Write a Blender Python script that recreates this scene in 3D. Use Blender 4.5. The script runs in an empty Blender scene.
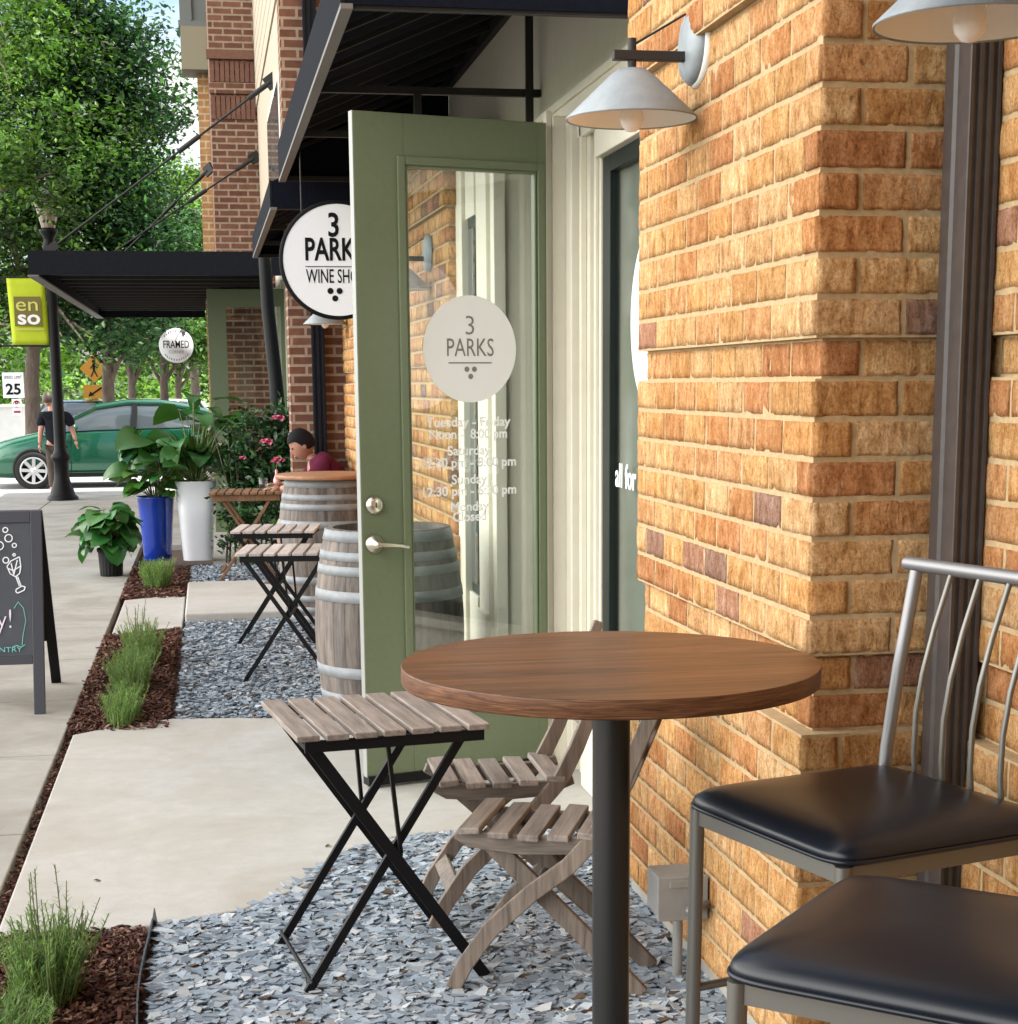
import bpy, bmesh, math, random
import numpy as np
from mathutils import Vector, Matrix, noise
R = math.radians
random.seed(7); rng = np.random.default_rng(7)
scene = bpy.context.scene
COL = scene.collection

# ------------------------------------------------------------------ materials
def mat(name, col, rough=0.6, metal=0.0, spec=0.5, coat=0.0):
    m = bpy.data.materials.new(name); m.use_nodes = True
    b = m.node_tree.nodes['Principled BSDF']
    b.inputs['Base Color'].default_value = (*col, 1)
    b.inputs['Roughness'].default_value = rough
    b.inputs['Metallic'].default_value = metal
    b.inputs['Specular IOR Level'].default_value = spec
    b.inputs['Coat Weight'].default_value = coat
    return m
def N(m, t, **kw):
    n = m.node_tree.nodes.new(t)
    for k, v in kw.items():
        if k in ('operation','blend_type','data_type','attribute_name','feature','wave_type','bands_direction','noise_dimensions','wave_profile'): setattr(n, k, v)
        else: n.inputs[k.replace('_',' ')].default_value = v
    return n
def L(m, a, b): m.node_tree.links.new(a, b)
def BS(m): return m.node_tree.nodes['Principled BSDF']
def ramp(m, fac, stops):
    r = m.node_tree.nodes.new('ShaderNodeValToRGB'); e = r.color_ramp.elements
    while len(e) < len(stops): e.new(0.5)
    for i, (p, c) in enumerate(stops):
        e[i].position = p; e[i].color = (*c, 1) if len(c) == 3 else c
    L(m, fac, r.inputs[0]); return r.outputs[0]
CONC=None
def coords(m, scale=(1,1,1), kind='Object', rot=(0,0,0)):
    t = m.node_tree.nodes.new('ShaderNodeTexCoord'); mp = m.node_tree.nodes.new('ShaderNodeMapping')
    mp.inputs['Scale'].default_value = scale; mp.inputs['Rotation'].default_value = rot
    L(m, t.outputs[kind], mp.inputs[0]); return mp.outputs[0]
def noise_n(m, vec, scale, detail=4, rough=0.55, dist=0):
    n = N(m, 'ShaderNodeTexNoise', Scale=scale, Detail=detail, Roughness=rough, Distortion=dist)
    L(m, vec, n.inputs['Vector']); return n.outputs['Fac']
def bump(m, fac, strength=0.4, dist=0.005, prev=None):
    b = N(m, 'ShaderNodeBump', Strength=strength, Distance=dist); L(m, fac, b.inputs['Height'])
    if prev is not None: L(m, prev, b.inputs['Normal'])
    return b.outputs[0]
def mixc(m, fac, a, b, mode='MIX'):
    n = m.node_tree.nodes.new('ShaderNodeMix'); n.data_type = 'RGBA'; n.blend_type = mode
    for s, v in ((0, fac), (6, a), (7, b)):
        if isinstance(v, (int, float)): n.inputs[s].default_value = v
        elif isinstance(v, tuple): n.inputs[s].default_value = (*v, 1)
        else: L(m, v, n.inputs[s])
    return n.outputs[2]
def speckle(name, c1, c2, scale, rough=0.8, bs=0.3, bd=0.004, scale2=None, detail=6, stretch=(1,1,1), metal=0, spec=.5):
    m = mat(name, c1, rough, metal, spec); v = coords(m, stretch)
    f = noise_n(m, v, scale, detail, .6)
    c = ramp(m, f, [(0.3, c1), (0.7, c2)])
    if scale2:
        g = noise_n(m, v, scale2, 3); c = mixc(m, 0.5, c, ramp(m, g, [(0.35, (.62,.62,.62)), (0.65, (1.25,1.22,1.2))]), 'MULTIPLY')
    L(m, c, BS(m).inputs['Base Color'])
    if bs: L(m, bump(m, f, bs, bd), BS(m).inputs['Normal'])
    return m
def attr_mat(name, rough=.7, nscale=40, amt=.35, bs=.4, bd=.003, spec=.4, stretch=(1,1,1), dist=0):
    m = mat(name, (.5,.5,.5), rough, spec=spec)
    a = N(m, 'ShaderNodeAttribute', attribute_name='Col'); v = coords(m, stretch)
    f = noise_n(m, v, nscale, 5, .65, dist)
    c = mixc(m, 1.0, a.outputs['Color'], ramp(m, f, [(0.25, (1-amt,)*3), (0.75, (1+amt*.7,)*3)]), 'MULTIPLY')
    L(m, c, BS(m).inputs['Base Color'])
    if bs: L(m, bump(m, f, bs, bd), BS(m).inputs['Normal'])
    return m
def wood(name, dark, light, axis=0, scale=14, rough=.6, coat=0, bs=.25, stretch=14.0, spec=.4):
    m = mat(name, light, rough, spec=spec, coat=coat)
    s = [stretch]*3; s[axis] = 1.0
    v = coords(m, tuple(s)); f = noise_n(m, v, scale*.35, 6, .65, .6)
    v2 = coords(m); g = noise_n(m, v2, 5, 3)
    a = N(m, 'ShaderNodeAttribute', attribute_name='Col')
    c = ramp(m, f, [(0.28, dark), (0.5, tuple((p+q)/2 for p, q in zip(dark, light))), (0.72, light)])
    c = mixc(m, .6, c, ramp(m, g, [(0.3, (.7,.7,.7)), (0.7, (1.2,1.18,1.15))]), 'MULTIPLY')
    c = mixc(m, 1.0, c, a.outputs['Color'], 'MULTIPLY')
    L(m, c, BS(m).inputs['Base Color']); L(m, bump(m, f, bs, .002), BS(m).inputs['Normal'])
    return m
def glass_mat(name, tint=(.93,.95,.94), base=.06, ior=1.5, rough=0.0):
    m = bpy.data.materials.new(name); m.use_nodes = True; nt = m.node_tree
    for n in list(nt.nodes): nt.nodes.remove(n)
    o = nt.nodes.new('ShaderNodeOutputMaterial'); mx = nt.nodes.new('ShaderNodeMixShader')
    tr = nt.nodes.new('ShaderNodeBsdfTransparent'); gl = nt.nodes.new('ShaderNodeBsdfGlossy'); fr = nt.nodes.new('ShaderNodeLayerWeight'); fr.inputs[0].default_value = .5
    pw = nt.nodes.new('ShaderNodeMath'); pw.operation = 'POWER'; pw.inputs[1].default_value = 4.5
    ad = nt.nodes.new('ShaderNodeMath'); ad.operation = 'ADD'; ad.inputs[1].default_value = base*.6; ad.use_clamp = True
    tr.inputs[0].default_value = (*tint, 1); gl.inputs['Roughness'].default_value = rough
    nt.links.new(fr.outputs['Facing'], pw.inputs[0]); nt.links.new(pw.outputs[0], ad.inputs[0]); nt.links.new(ad.outputs[0], mx.inputs[0])
    nt.links.new(tr.outputs[0], mx.inputs[1]); nt.links.new(gl.outputs[0], mx.inputs[2]); nt.links.new(mx.outputs[0], o.inputs[0])
    return m
def leaf_mat(name, tr=.35, rough=.5, spec=.35):
    m = bpy.data.materials.new(name); m.use_nodes = True; nt = m.node_tree
    b = BS(m); o = nt.nodes['Material Output']
    a = N(m, 'ShaderNodeAttribute', attribute_name='Col')
    L(m, a.outputs['Color'], b.inputs['Base Color']); b.inputs['Roughness'].default_value = rough; b.inputs['Specular IOR Level'].default_value = spec
    t = nt.nodes.new('ShaderNodeBsdfTranslucent'); mx = nt.nodes.new('ShaderNodeMixShader'); mx.inputs[0].default_value = tr
    c = mixc(m, 1.0, a.outputs['Color'], (1.5,1.6,.6), 'MULTIPLY'); L(m, c, t.inputs[0])
    nt.links.new(b.outputs[0], mx.inputs[1]); nt.links.new(t.outputs[0], mx.inputs[2]); nt.links.new(mx.outputs[0], o.inputs[0])
    return m
def brick_tex(name, c1, c2, mortar, bw=.215, bh=.0854, ms=.012, off=.5):
    """material for bricks too small to model: coordinates follow the wall it is on"""
    m = mat(name, c1, .85, spec=.2); nt = m.node_tree
    g = nt.nodes.new('ShaderNodeNewGeometry'); sp = nt.nodes.new('ShaderNodeSeparateXYZ'); sn = nt.nodes.new('ShaderNodeSeparateXYZ')
    L(m, g.outputs['Position'], sp.inputs[0]); L(m, g.outputs['True Normal'], sn.inputs[0])
    ab = N(m, 'ShaderNodeMath', operation='ABSOLUTE'); L(m, sn.outputs[0], ab.inputs[0])
    gt = N(m, 'ShaderNodeMath', operation='GREATER_THAN'); L(m, ab.outputs[0], gt.inputs[0]); gt.inputs[1].default_value = .6
    mx = nt.nodes.new('ShaderNodeMix'); L(m, gt.outputs[0], mx.inputs[0]); L(m, sp.outputs[0], mx.inputs[2]); L(m, sp.outputs[1], mx.inputs[3])
    cb = nt.nodes.new('ShaderNodeCombineXYZ'); L(m, mx.outputs[0], cb.inputs[0]); L(m, sp.outputs[2], cb.inputs[1])
    bt = nt.nodes.new('ShaderNodeTexBrick'); L(m, cb.outputs[0], bt.inputs['Vector'])
    bt.inputs['Color1'].default_value = (*c1,1); bt.inputs['Color2'].default_value = (*c2,1); bt.inputs['Mortar'].default_value = (*mortar,1)
    bt.inputs['Scale'].default_value = 1; bt.inputs['Mortar Size'].default_value = ms; bt.inputs['Brick Width'].default_value = bw
    bt.inputs['Row Height'].default_value = bh; bt.inputs['Mortar Smooth'].default_value = .2; bt.inputs['Bias'].default_value = -.2
    f = noise_n(m, cb.outputs[0], 14, 4)
    c = mixc(m, .8, bt.outputs['Color'], ramp(m, f, [(0.3,(.7,.7,.72)),(0.7,(1.2,1.15,1.1))]), 'MULTIPLY')
    L(m, c, BS(m).inputs['Base Color'])
    iv = N(m, 'ShaderNodeMath', operation='SUBTRACT'); iv.inputs[0].default_value = 1; L(m, bt.outputs['Fac'], iv.inputs[1])
    L(m, bump(m, iv.outputs[0], .6, .008), BS(m).inputs['Normal'])
    return m

M = {}
def brick_mat():
    m = mat('tan_brick', (.5,.3,.1), .92, spec=.1); a = N(m,'ShaderNodeAttribute',attribute_name='Col')
    f = noise_n(m,coords(m,(1,1,.38)),78,8,.8); g = noise_n(m,coords(m,(1,1,.5),rot=(.2,.25,0)),30,4,.62,.4); k = noise_n(m,coords(m),150,3,.7)
    c = mixc(m,1.0,a.outputs['Color'],ramp(m,g,[(0.30,(.68,.58,.48)),(0.45,(.94,.89,.83)),(0.56,(1.06,1.08,1.1)),(0.70,(1.22,1.38,1.6))]),'MULTIPLY')
    c = mixc(m,1.0,c,ramp(m,f,[(0.33,(.38,.30,.25)),(0.44,(.88,.84,.8)),(0.62,(1.1,1.12,1.15))]),'MULTIPLY')
    c = mixc(m,1.0,c,ramp(m,k,[(0.33,(.68,.64,.6)),(0.5,(1,1,1)),(0.68,(1.2,1.2,1.22))]),'MULTIPLY')
    L(m,c,BS(m).inputs['Base Color'])
    n1 = bump(m,g,.8,.008); L(m,bump(m,f,1.0,.006,n1),BS(m).inputs['Normal']); return m
M['brick'] = brick_mat()
M['mortar'] = speckle('mortar', (.37,.26,.14), (.49,.36,.21), 70, .95, .6, .003, spec=.1)
M['brown_brick'] = brick_tex('brown_brick', (.135,.062,.042), (.21,.10,.066), (.33,.25,.19), .225, .075, .012)
M['tan_far'] = brick_tex('tan_far_brick', (.50,.29,.13), (.40,.2,.09), (.60,.48,.30))
def concrete(name,c1,c2,stain):
    m=mat(name,c1,.9,spec=.25);f=noise_n(m,coords(m),11,10,.7);g=noise_n(m,coords(m,(1,1,1)),1.6,5,.6,.8);h=noise_n(m,coords(m),260,2,.5)
    c=ramp(m,f,[(0.3,c1),(0.7,c2)]);c=mixc(m,ramp(m,g,[(0.44,(0,0,0)),(0.68,(.85,.85,.85))]),c,stain)
    c=mixc(m,1.0,c,ramp(m,h,[(0.30,(.72,.70,.68)),(0.42,(1,1,1)),(0.7,(1.06,1.06,1.06))]),'MULTIPLY')
    L(m,c,BS(m).inputs['Base Color']);L(m,bump(m,f,.25,.002),BS(m).inputs['Normal']);return m
M['concrete'] = concrete('patio_concrete',(.385,.375,.35),(.46,.45,.42),(.36,.335,.29))
M['walk'] = concrete('walk_concrete',(.32,.31,.285),(.385,.375,.345),(.25,.235,.20))
M['_c0'] = speckle('patio_concrete', (.40,.375,.325), (.47,.445,.395), 9, .9, .15, .002, scale2=None, detail=10)
M['_c1'] = speckle('walk_plain', (.33,.32,.295), (.39,.38,.355), 9, .9, .2, .002, scale2=None, detail=10)
M['asphalt'] = speckle('asphalt', (.10,.10,.10), (.16,.16,.158), 30, .9, .3, .004)
M['pale_road'] = speckle('pale_road', (.30,.30,.30), (.38,.375,.37), 30, .9, .3, .004)
M['soil'] = speckle('soil', (.05,.028,.02), (.10,.06,.045), 40, .95, .6, .01)
M['grass'] = speckle('grass_ground', (.08,.14,.03), (.14,.20,.06), 20, .95, .5, .02)
M['slate'] = attr_mat('slate_chip', .75, 60, .12, .1, .001, .3)
M['mulch'] = attr_mat('mulch_chip', .9, 70, .4, .5, .003, .2)
M['cream'] = speckle('cream_paint', (.68,.64,.53), (.72,.68,.565), 12, .55, .08, .002)
M['white_trim'] = speckle('white_trim', (.62,.60,.53), (.66,.64,.57), 25, .45, .05, .002)
M['siding'] = speckle('tan_siding', (.36,.30,.22), (.42,.35,.27), 9, .7, .1, .002)
M['greenpaint'] = speckle('door_green_paint', (.128,.158,.088), (.142,.174,.098), 40, .38, .06, .001)
M['navy'] = speckle('awning_cloth', (.005,.006,.012), (.008,.010,.017), 60, .9, .2, .001, spec=.08)
M['valance'] = speckle('valance_grey', (.011,.012,.016), (.015,.017,.022), 30, .9, .1, .001, spec=.06)
M['frame_steel'] = mat('frame_steel', (.022,.021,.021), .6, .0, .25)
M['drip'] = mat('drip_edge', (.15,.14,.13), .7)
M['winframe'] = mat('window_frame', (.006,.012,.010), .45, 0, .3)
M['door_glass'] = glass_mat('door_glass', (.90,.93,.91), .12)
M['win_glass'] = glass_mat('window_glass', (.88,.91,.89), .03, 1.25, .12)
M['inside'] = speckle('backing_grey', (.30,.30,.27), (.36,.36,.32), 3, .9, 0)
M['darkinside'] = mat('dark_interior', (.03,.032,.03), .9)
M['decal'] = mat('decal_white', (.84,.83,.81), .6)
M['decaltext'] = mat('decal_grey', (.20,.195,.16), .6)
M['white'] = mat('sign_white', (.82,.83,.87), .4)
M['black'] = mat('sign_black', (.006,.006,.007), .6, 0, .15)
M['whitetext'] = mat('white_lettering', (.88,.88,.86), .7)
M['nickel'] = mat('satin_nickel', (.66,.62,.52), .28, 1.0)
M['blacksteel'] = mat('black_steel', (.005,.005,.006), .5, .0, .2)
M['downpipe'] = speckle('downpipe_paint', (.050,.041,.039), (.068,.057,.053), 30, .45, .05, .001)
M['galv'] = speckle('galvanised_shade', (.22,.25,.27), (.29,.32,.34), 20, .5, .1, .001, metal=.1)
M['shade_in'] = mat('shade_inside', (.82,.79,.72), .5)
M['bulb'] = mat('bulb_glass', (.85,.78,.74), .15)
M['armmetal'] = mat('lamp_arm', (.03,.026,.025), .55, .0, .3)
M['tabletop'] = None
M['greywood'] = wood('weathered_slat', (.13,.105,.09), (.33,.28,.245), 1, 12)
M['palewood'] = wood('pale_slat', (.34,.30,.28), (.52,.47,.44), 1, 12)
M['teakgrey'] = wood('grey_teak', (.07,.055,.045), (.24,.20,.165), 0, 12)
M['teakv'] = wood('grey_teak_post', (.07,.052,.040), (.23,.185,.15), 2, 12)
M['acacia'] = wood('brown_acacia', (.10,.05,.024), (.24,.13,.065), 2, 12)
M['barrel'] = wood('barrel_stave', (.06,.05,.045), (.20,.17,.15), 2, 10, .85, stretch=9)
M['hoop'] = speckle('barrel_hoop', (.17,.185,.195), (.26,.275,.285), 12, .6, .1, .001, metal=.1)
M['lidwood'] = wood('barrel_lid', (.20,.09,.04), (.38,.19,.10), 0, 10, .5)
M['vinyl'] = mat('black_vinyl', (.006,.0085,.014), .32, spec=.38)
M['stoolmetal'] = mat('pewter_frame', (.17,.165,.15), .42, .65)
M['silver'] = mat('silver_tube', (.22,.22,.225), .42, .6)
M['plasticgrey'] = speckle('box_grey', (.22,.22,.21), (.26,.26,.25), 20, .5, .05, .001)
M['leaf'] = leaf_mat('leaf'); M['bigleaf'] = leaf_mat('big_leaf', .15, .32, .5)
M['bark'] = speckle('bark', (.07,.05,.038), (.16,.125,.10), 12, .95, .8, .03, stretch=(1,1,.25))
M['stem'] = mat('green_stem', (.14,.18,.06), .6)
M['bluepot'] = mat('blue_glaze', (.006,.035,.30), .18, spec=.6, coat=.4)
M['whitepot'] = speckle('white_pot', (.74,.76,.80), (.78,.80,.83), 6, .35, .03, .001)
M['blackpot'] = mat('black_plastic', (.006,.007,.008), .5, 0, .25)
M['pink'] = mat('pink_petal', (.80,.22,.36), .5); M['flowerwhite'] = mat('white_spathe', (.85,.85,.80), .5)
M['skin'] = mat('skin', (.34,.17,.115), .5); M['skin2'] = mat('skin_pale', (.56,.28,.20), .5)
M['hair'] = speckle('dark_hair', (.004,.004,.006), (.010,.009,.011), 60, .75, .4, .003, spec=.15); M['hair2'] = speckle('light_hair', (.05,.035,.025), (.09,.065,.045), 60, .5, .4, .003)
M['maroon'] = speckle('maroon_cotton', (.065,.008,.024), (.085,.012,.032), 20, .85, .2, .003, spec=.1)
M['blacktee'] = speckle('black_cotton', (.010,.011,.016), (.018,.018,.025), 20, .85, .2, .003, spec=.1); M['khaki'] = mat('brown_trousers', (.075,.055,.042), .85); M['shoe'] = mat('shoe', (.03,.028,.028), .6)
M['eye'] = mat('eye_dark', (.02,.015,.012), .2); M['lip'] = mat('lip', (.33,.11,.09), .5)
M['carpaint'] = mat('green_car_paint', (.010,.115,.062), .2, .3, coat=1.0)
M['carglass'] = mat('car_glass', (.07,.09,.10), .05, spec=1.0); M['tyre'] = mat('tyre', (.012,.012,.012), .8)
M['rim'] = mat('wheel_rim', (.62,.63,.65), .3, .6); M['lamp_lens'] = mat('headlamp_lens', (.75,.78,.8), .1, spec=.8)
M['tail'] = mat('tail_lens', (.35,.01,.01), .15); M['chrome'] = mat('chrome', (.7,.7,.7), .12, 1)
M['board'] = speckle('chalkboard', (.040,.046,.056), (.058,.065,.076), 6, .75, .05, .001)
M['boardframe'] = mat('board_frame', (.03,.032,.042), .5); M['chalk'] = mat('chalk', (.72,.74,.78), .9); M['tealchalk'] = mat('teal_chalk', (.16,.48,.45), .9)
M['pinkchalk'] = mat('pale_pink_chalk', (.70,.60,.68), .9)
M['lime'] = speckle('lime_banner', (.46,.56,.012), (.50,.60,.02), 10, .7, .1, .002); M['olive'] = mat('olive_square', (.17,.14,.03), .7); M['limetext'] = mat('pale_lime_text', (.62,.62,.16), .7)
M['signyellow'] = mat('sign_yellow', (.38,.17,.012), .5); M['whitewall'] = speckle('white_wall', (.62,.62,.60), (.70,.70,.68), 4, .8, .1, .005)
M['greysiding'] = speckle('grey_green_siding', (.155,.175,.165), (.18,.20,.19), 4, .7, .1, .002); M['soffit'] = mat('soffit_tan', (.30,.27,.19), .8)
M['latch'] = mat('latch_strip',(.26,.27,.25),.45); M['sealant'] = mat('sealant_white', (.7,.68,.64), .7); M['edging'] = mat('metal_edging', (.10,.11,.12), .5, .6)
M['haze'] = None
def teak_top():
    m = mat('teak_top', (.3,.13,.05), .38, spec=.28, coat=.0)
    v = coords(m, (.9, 13, 13), rot=(0,0,R(-3))); f = noise_n(m, v, 4.6, 9, .72, .7)
    c = ramp(m, f, [(0.25,(.025,.009,.004)),(0.42,(.092,.034,.013)),(0.58,(.155,.064,.024)),(0.78,(.25,.118,.045))])
    a = N(m, 'ShaderNodeAttribute', attribute_name='Col')
    c = mixc(m, 1.0, c, a.outputs['Color'], 'MULTIPLY')
    L(m, c, BS(m).inputs['Base Color']); L(m, bump(m, f, .12, .001), BS(m).inputs['Normal']); return m
M['tabletop'] = teak_top()
def teak_edge():
    m = mat('teak_edge', (.2,.08,.035), .45, spec=.3)
    v = coords(m, (4, 4, 95)); w = noise_n(m, v, 2.0, 5, .6, 1.6)
    c = ramp(m, w, [(0.3,(.05,.019,.010)),(0.5,(.115,.048,.022)),(0.7,(.21,.10,.048))])
    L(m, c, BS(m).inputs['Base Color']); return m
M['tabledge'] = teak_edge()

# ------------------------------------------------------------------ mesh building
class MB:
    def __init__(s, T=None): s.v=[]; s.f=[]; s.mi=[]; s.sm=[]; s.c=[]; s.T=T; s.col=(1,1,1); s.m=0; s.smooth=False
    def add(s, vs, fs, smooth=None, col=None, m=None):
        o=len(s.v); T=s.T; c=col or s.col
        for p in vs:
            s.v.append(tuple(T @ Vector(p)) if T is not None else tuple(p)); s.c.append(c)
        for f in fs: s.f.append(tuple(i+o for i in f)); s.mi.append(s.m if m is None else m); s.sm.append(s.smooth if smooth is None else smooth)
        return o
    def box(s, x0,x1,y0,y1,z0,z1, **k):
        if x0>x1:x0,x1=x1,x0
        if y0>y1:y0,y1=y1,y0
        if z0>z1:z0,z1=z1,z0
        s.add([(x0,y0,z0),(x1,y0,z0),(x1,y1,z0),(x0,y1,z0),(x0,y0,z1),(x1,y0,z1),(x1,y1,z1),(x0,y1,z1)],
              [(0,3,2,1),(4,5,6,7),(0,1,5,4),(1,2,6,5),(2,3,7,6),(3,0,4,7)], **k)
    def bar(s, p0, p1, w, h, up=(0,0,1), **k):
        p0=Vector(p0);p1=Vector(p1);d=(p1-p0).normalized();u=Vector(up)
        a=d.cross(u)
        if a.length<1e-4:a=d.cross(Vector((1,0,0)))
        a.normalize();b=a.cross(d).normalized();a=a*(w/2);b=b*(h/2)
        vs=[p+sa*a+sb*b for p in(p0,p1) for sa,sb in((-1,-1),(1,-1),(1,1),(-1,1))]
        s.add(vs,[(0,1,2,3),(7,6,5,4),(0,4,5,1),(1,5,6,2),(2,6,7,3),(3,7,4,0)],**k)
    def plank(s, pts, w, t, side=(0,1,0), **k):
        """board of width w (in the bend plane) and thickness t along side, following pts"""
        side=Vector(side).normalized();vs=[];n=len(pts);pts=[Vector(p) for p in pts]
        for i,p in enumerate(pts):
            d=(pts[min(i+1,n-1)]-pts[max(i-1,0)]).normalized();a=d.cross(side).normalized()
            ww=w[i] if isinstance(w,(list,tuple)) else w
            for sa,sb in((-1,-1),(1,-1),(1,1),(-1,1)): vs.append(p+a*sa*ww/2+side*sb*t/2)
        fs=[(0,1,2,3),tuple(4*(n-1)+j for j in(3,2,1,0))]
        for i in range(n-1):
            for j in range(4): fs.append((4*i+j,4*i+4+j,4*i+4+(j+1)%4,4*i+(j+1)%4))
        s.add(vs,fs,**k)
    def tube(s, pts, r, n=12, cap=True, smooth=True, **k):
        pts=[Vector(p) for p in pts];m=len(pts);vs=[];prev=None
        for i,p in enumerate(pts):
            d=(pts[min(i+1,m-1)]-pts[max(i-1,0)]);d.normalize()
            if prev is None:
                a=d.cross(Vector((0,0,1)))
                if a.length<1e-3:a=d.cross(Vector((1,0,0)))
            else: a=prev-d*prev.dot(d)
            a.normalize();prev=a;b=d.cross(a);rr=r[i] if isinstance(r,(list,tuple)) else r
            for j in range(n):
                t=2*math.pi*j/n;vs.append(p+(a*math.cos(t)+b*math.sin(t))*rr)
        fs=[(i*n+j,i*n+(j+1)%n,(i+1)*n+(j+1)%n,(i+1)*n+j) for i in range(m-1) for j in range(n)]
        s.add(vs,fs,smooth=smooth,**k)
        if cap:
            s.add(vs[:n],[tuple(range(n-1,-1,-1))],smooth=False,**k);s.add(vs[-n:],[tuple(range(n))],smooth=False,**k)
    def lathe(s, prof, c=(0,0,0), n=48, smooth=True, axis='Z', **k):
        vs=[];c=Vector(c)
        for r,z in prof:
            for j in range(n):
                t=2*math.pi*j/n;x,y=r*math.cos(t),r*math.sin(t)
                vs.append(c+(Vector((x,y,z)) if axis=='Z' else Vector((x,-z,y)) if axis=='Y' else Vector((z,x,y))))
        fs=[(i*n+j,i*n+(j+1)%n,(i+1)*n+(j+1)%n,(i+1)*n+j) for i in range(len(prof)-1) for j in range(n)]
        s.add(vs,fs,smooth=smooth,**k)
    def poly(s, pts, depth, **k):
        """flat outline extruded by vector depth"""
        n=len(pts);d=Vector(depth);a=[Vector(p) for p in pts];s.add(a+[p+d for p in a],[tuple(range(n)),tuple(range(2*n-1,n-1,-1))]+[(i,n+i,n+(i+1)%n,(i+1)%n) for i in range(n)],**k)
    def sphere(s, c, r, nu=16, nv=10, **k):
        rx,ry,rz = r if isinstance(r,(tuple,list)) else (r,r,r)
        vs=[];c=Vector(c)
        for i in range(nv+1):
            p=math.pi*i/nv
            for j in range(nu):
                t=2*math.pi*j/nu;vs.append(c+Vector((rx*math.sin(p)*math.cos(t),ry*math.sin(p)*math.sin(t),rz*math.cos(p))))
        fs=[(i*nu+j,(i+1)*nu+j,(i+1)*nu+(j+1)%nu,i*nu+(j+1)%nu) for i in range(nv) for j in range(nu)]
        s.add(vs,fs,smooth=True,**k)
    def build(s, name, mats, parent=None, bevel=0, base=None, label=None):
        if not isinstance(mats,(list,tuple)): mats=[mats]
        org = Vector((0,0,0))
        if parent is not None and not parent.get('_local'): org = Vector(parent['_org'])
        if base is not None: org = Vector(base)
        me=bpy.data.meshes.new(name)
        me.from_pydata([(p[0]-org.x,p[1]-org.y,p[2]-org.z) for p in s.v],[],s.f)
        for m in mats: me.materials.append(m)
        me.polygons.foreach_set('material_index',s.mi); me.polygons.foreach_set('use_smooth',s.sm)
        ca=me.color_attributes.new('Col','FLOAT_COLOR','POINT')
        ca.data.foreach_set('color',np.array([(*c,1) for c in s.c],dtype=np.float32).ravel())
        me.validate(); me.update()
        o=bpy.data.objects.new(name,me); COL.objects.link(o)
        if parent is not None:
            o.parent=parent
            if parent.get('_local'): o['_local']=1
            else: o['_org']=list(org)
        elif base is not None: o.location=org; o['_org']=list(org)
        else: o['_org']=[0,0,0]
        if bevel:
            b=o.modifiers.new('bevel','BEVEL');b.width=bevel;b.segments=2;b.limit_method='ANGLE';b.angle_limit=R(40)
        if label: o['label']=label
        return o
def np_mesh(name, V, F, cols, mats, parent=None, base=(0,0,0), smooth=False):
    me=bpy.data.meshes.new(name); base=np.array(base,float)
    if parent is not None: base=np.array(parent['_org'])
    V=np.asarray(V,float)-base; F=np.asarray(F); k=F.shape[1]
    me.vertices.add(len(V)); me.vertices.foreach_set('co',V.ravel())
    me.loops.add(F.size); me.loops.foreach_set('vertex_index',F.ravel().astype(np.int32))
    me.polygons.add(len(F)); me.polygons.foreach_set('loop_start',np.arange(0,F.size,k,dtype=np.int32))
    me.update(calc_edges=True)
    me.polygons.foreach_set('use_smooth',[smooth]*len(F))
    ca=me.color_attributes.new('Col','FLOAT_COLOR','POINT')
    c4=np.ones((len(V),4),np.float32); c4[:,:3]=cols; ca.data.foreach_set('color',c4.ravel())
    for m in (mats if isinstance(mats,list) else [mats]): me.materials.append(m)
    o=bpy.data.objects.new(name,me); COL.objects.link(o)
    if parent is not None: o.parent=parent
    else: o.location=base
    o['_org']=list(base)
    return o
def tag(o, label, cat, group=None):
    o['label']=label;o['category']=cat
    if group:o['group']=group
    return o
def thing(name, label, cat, loc=(0,0,0), group=None, local=False, rot=0):
    o=bpy.data.objects.new(name,None);COL.objects.link(o);o.location=loc;o.empty_display_size=.1
    o['_org']=list(loc)
    if local:o['_local']=1;o.rotation_euler=(0,0,rot)
    return tag(o,label,cat,group)
def structure(o): o['kind']='structure';return o
def stuff(o,label,cat): tag(o,label,cat);o['kind']='stuff';return o
def copy_tree(o, parent=None):
    c=o.copy();COL.objects.link(c);c.parent=parent
    for ch in list(o.children): copy_tree(ch,c)
    return c
def text(name, s, mat_, parent, origin, xdir, updir, size, width=None, align='CENTER', ext=.0006, bold=0, local=False):
    cu=bpy.data.curves.new(name,'FONT');cu.body=s;cu.size=size;cu.align_x=align;cu.align_y='CENTER';cu.extrude=ext;cu.offset=bold;cu.resolution_u=3
    t=bpy.data.objects.new(name,cu);COL.objects.link(t)
    dg=bpy.context.evaluated_depsgraph_get();me=bpy.data.meshes.new_from_object(t.evaluated_get(dg))
    bpy.data.objects.remove(t);bpy.data.curves.remove(cu)
    xs=[v.co.x for v in me.vertices];w=(max(xs)-min(xs)) if xs else 1;sx=width/w if width else 1
    X=Vector(xdir).normalized();U=Vector(updir).normalized();Nn=X.cross(U);O=Vector(origin)
    org=Vector((0,0,0)) if parent is None or parent.get('_local') else Vector(parent['_org'])
    for v in me.vertices:
        c=v.co.copy();v.co=O+X*c.x*sx+U*c.y+Nn*c.z-org
    me.materials.clear();me.materials.append(mat_);me.name=name
    o=bpy.data.objects.new(name,me);COL.objects.link(o)
    if parent is not None:o.parent=parent
    return o
def jit(c,a): 
    k=1+random.uniform(-a,a);return tuple(x*k for x in c)

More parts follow.
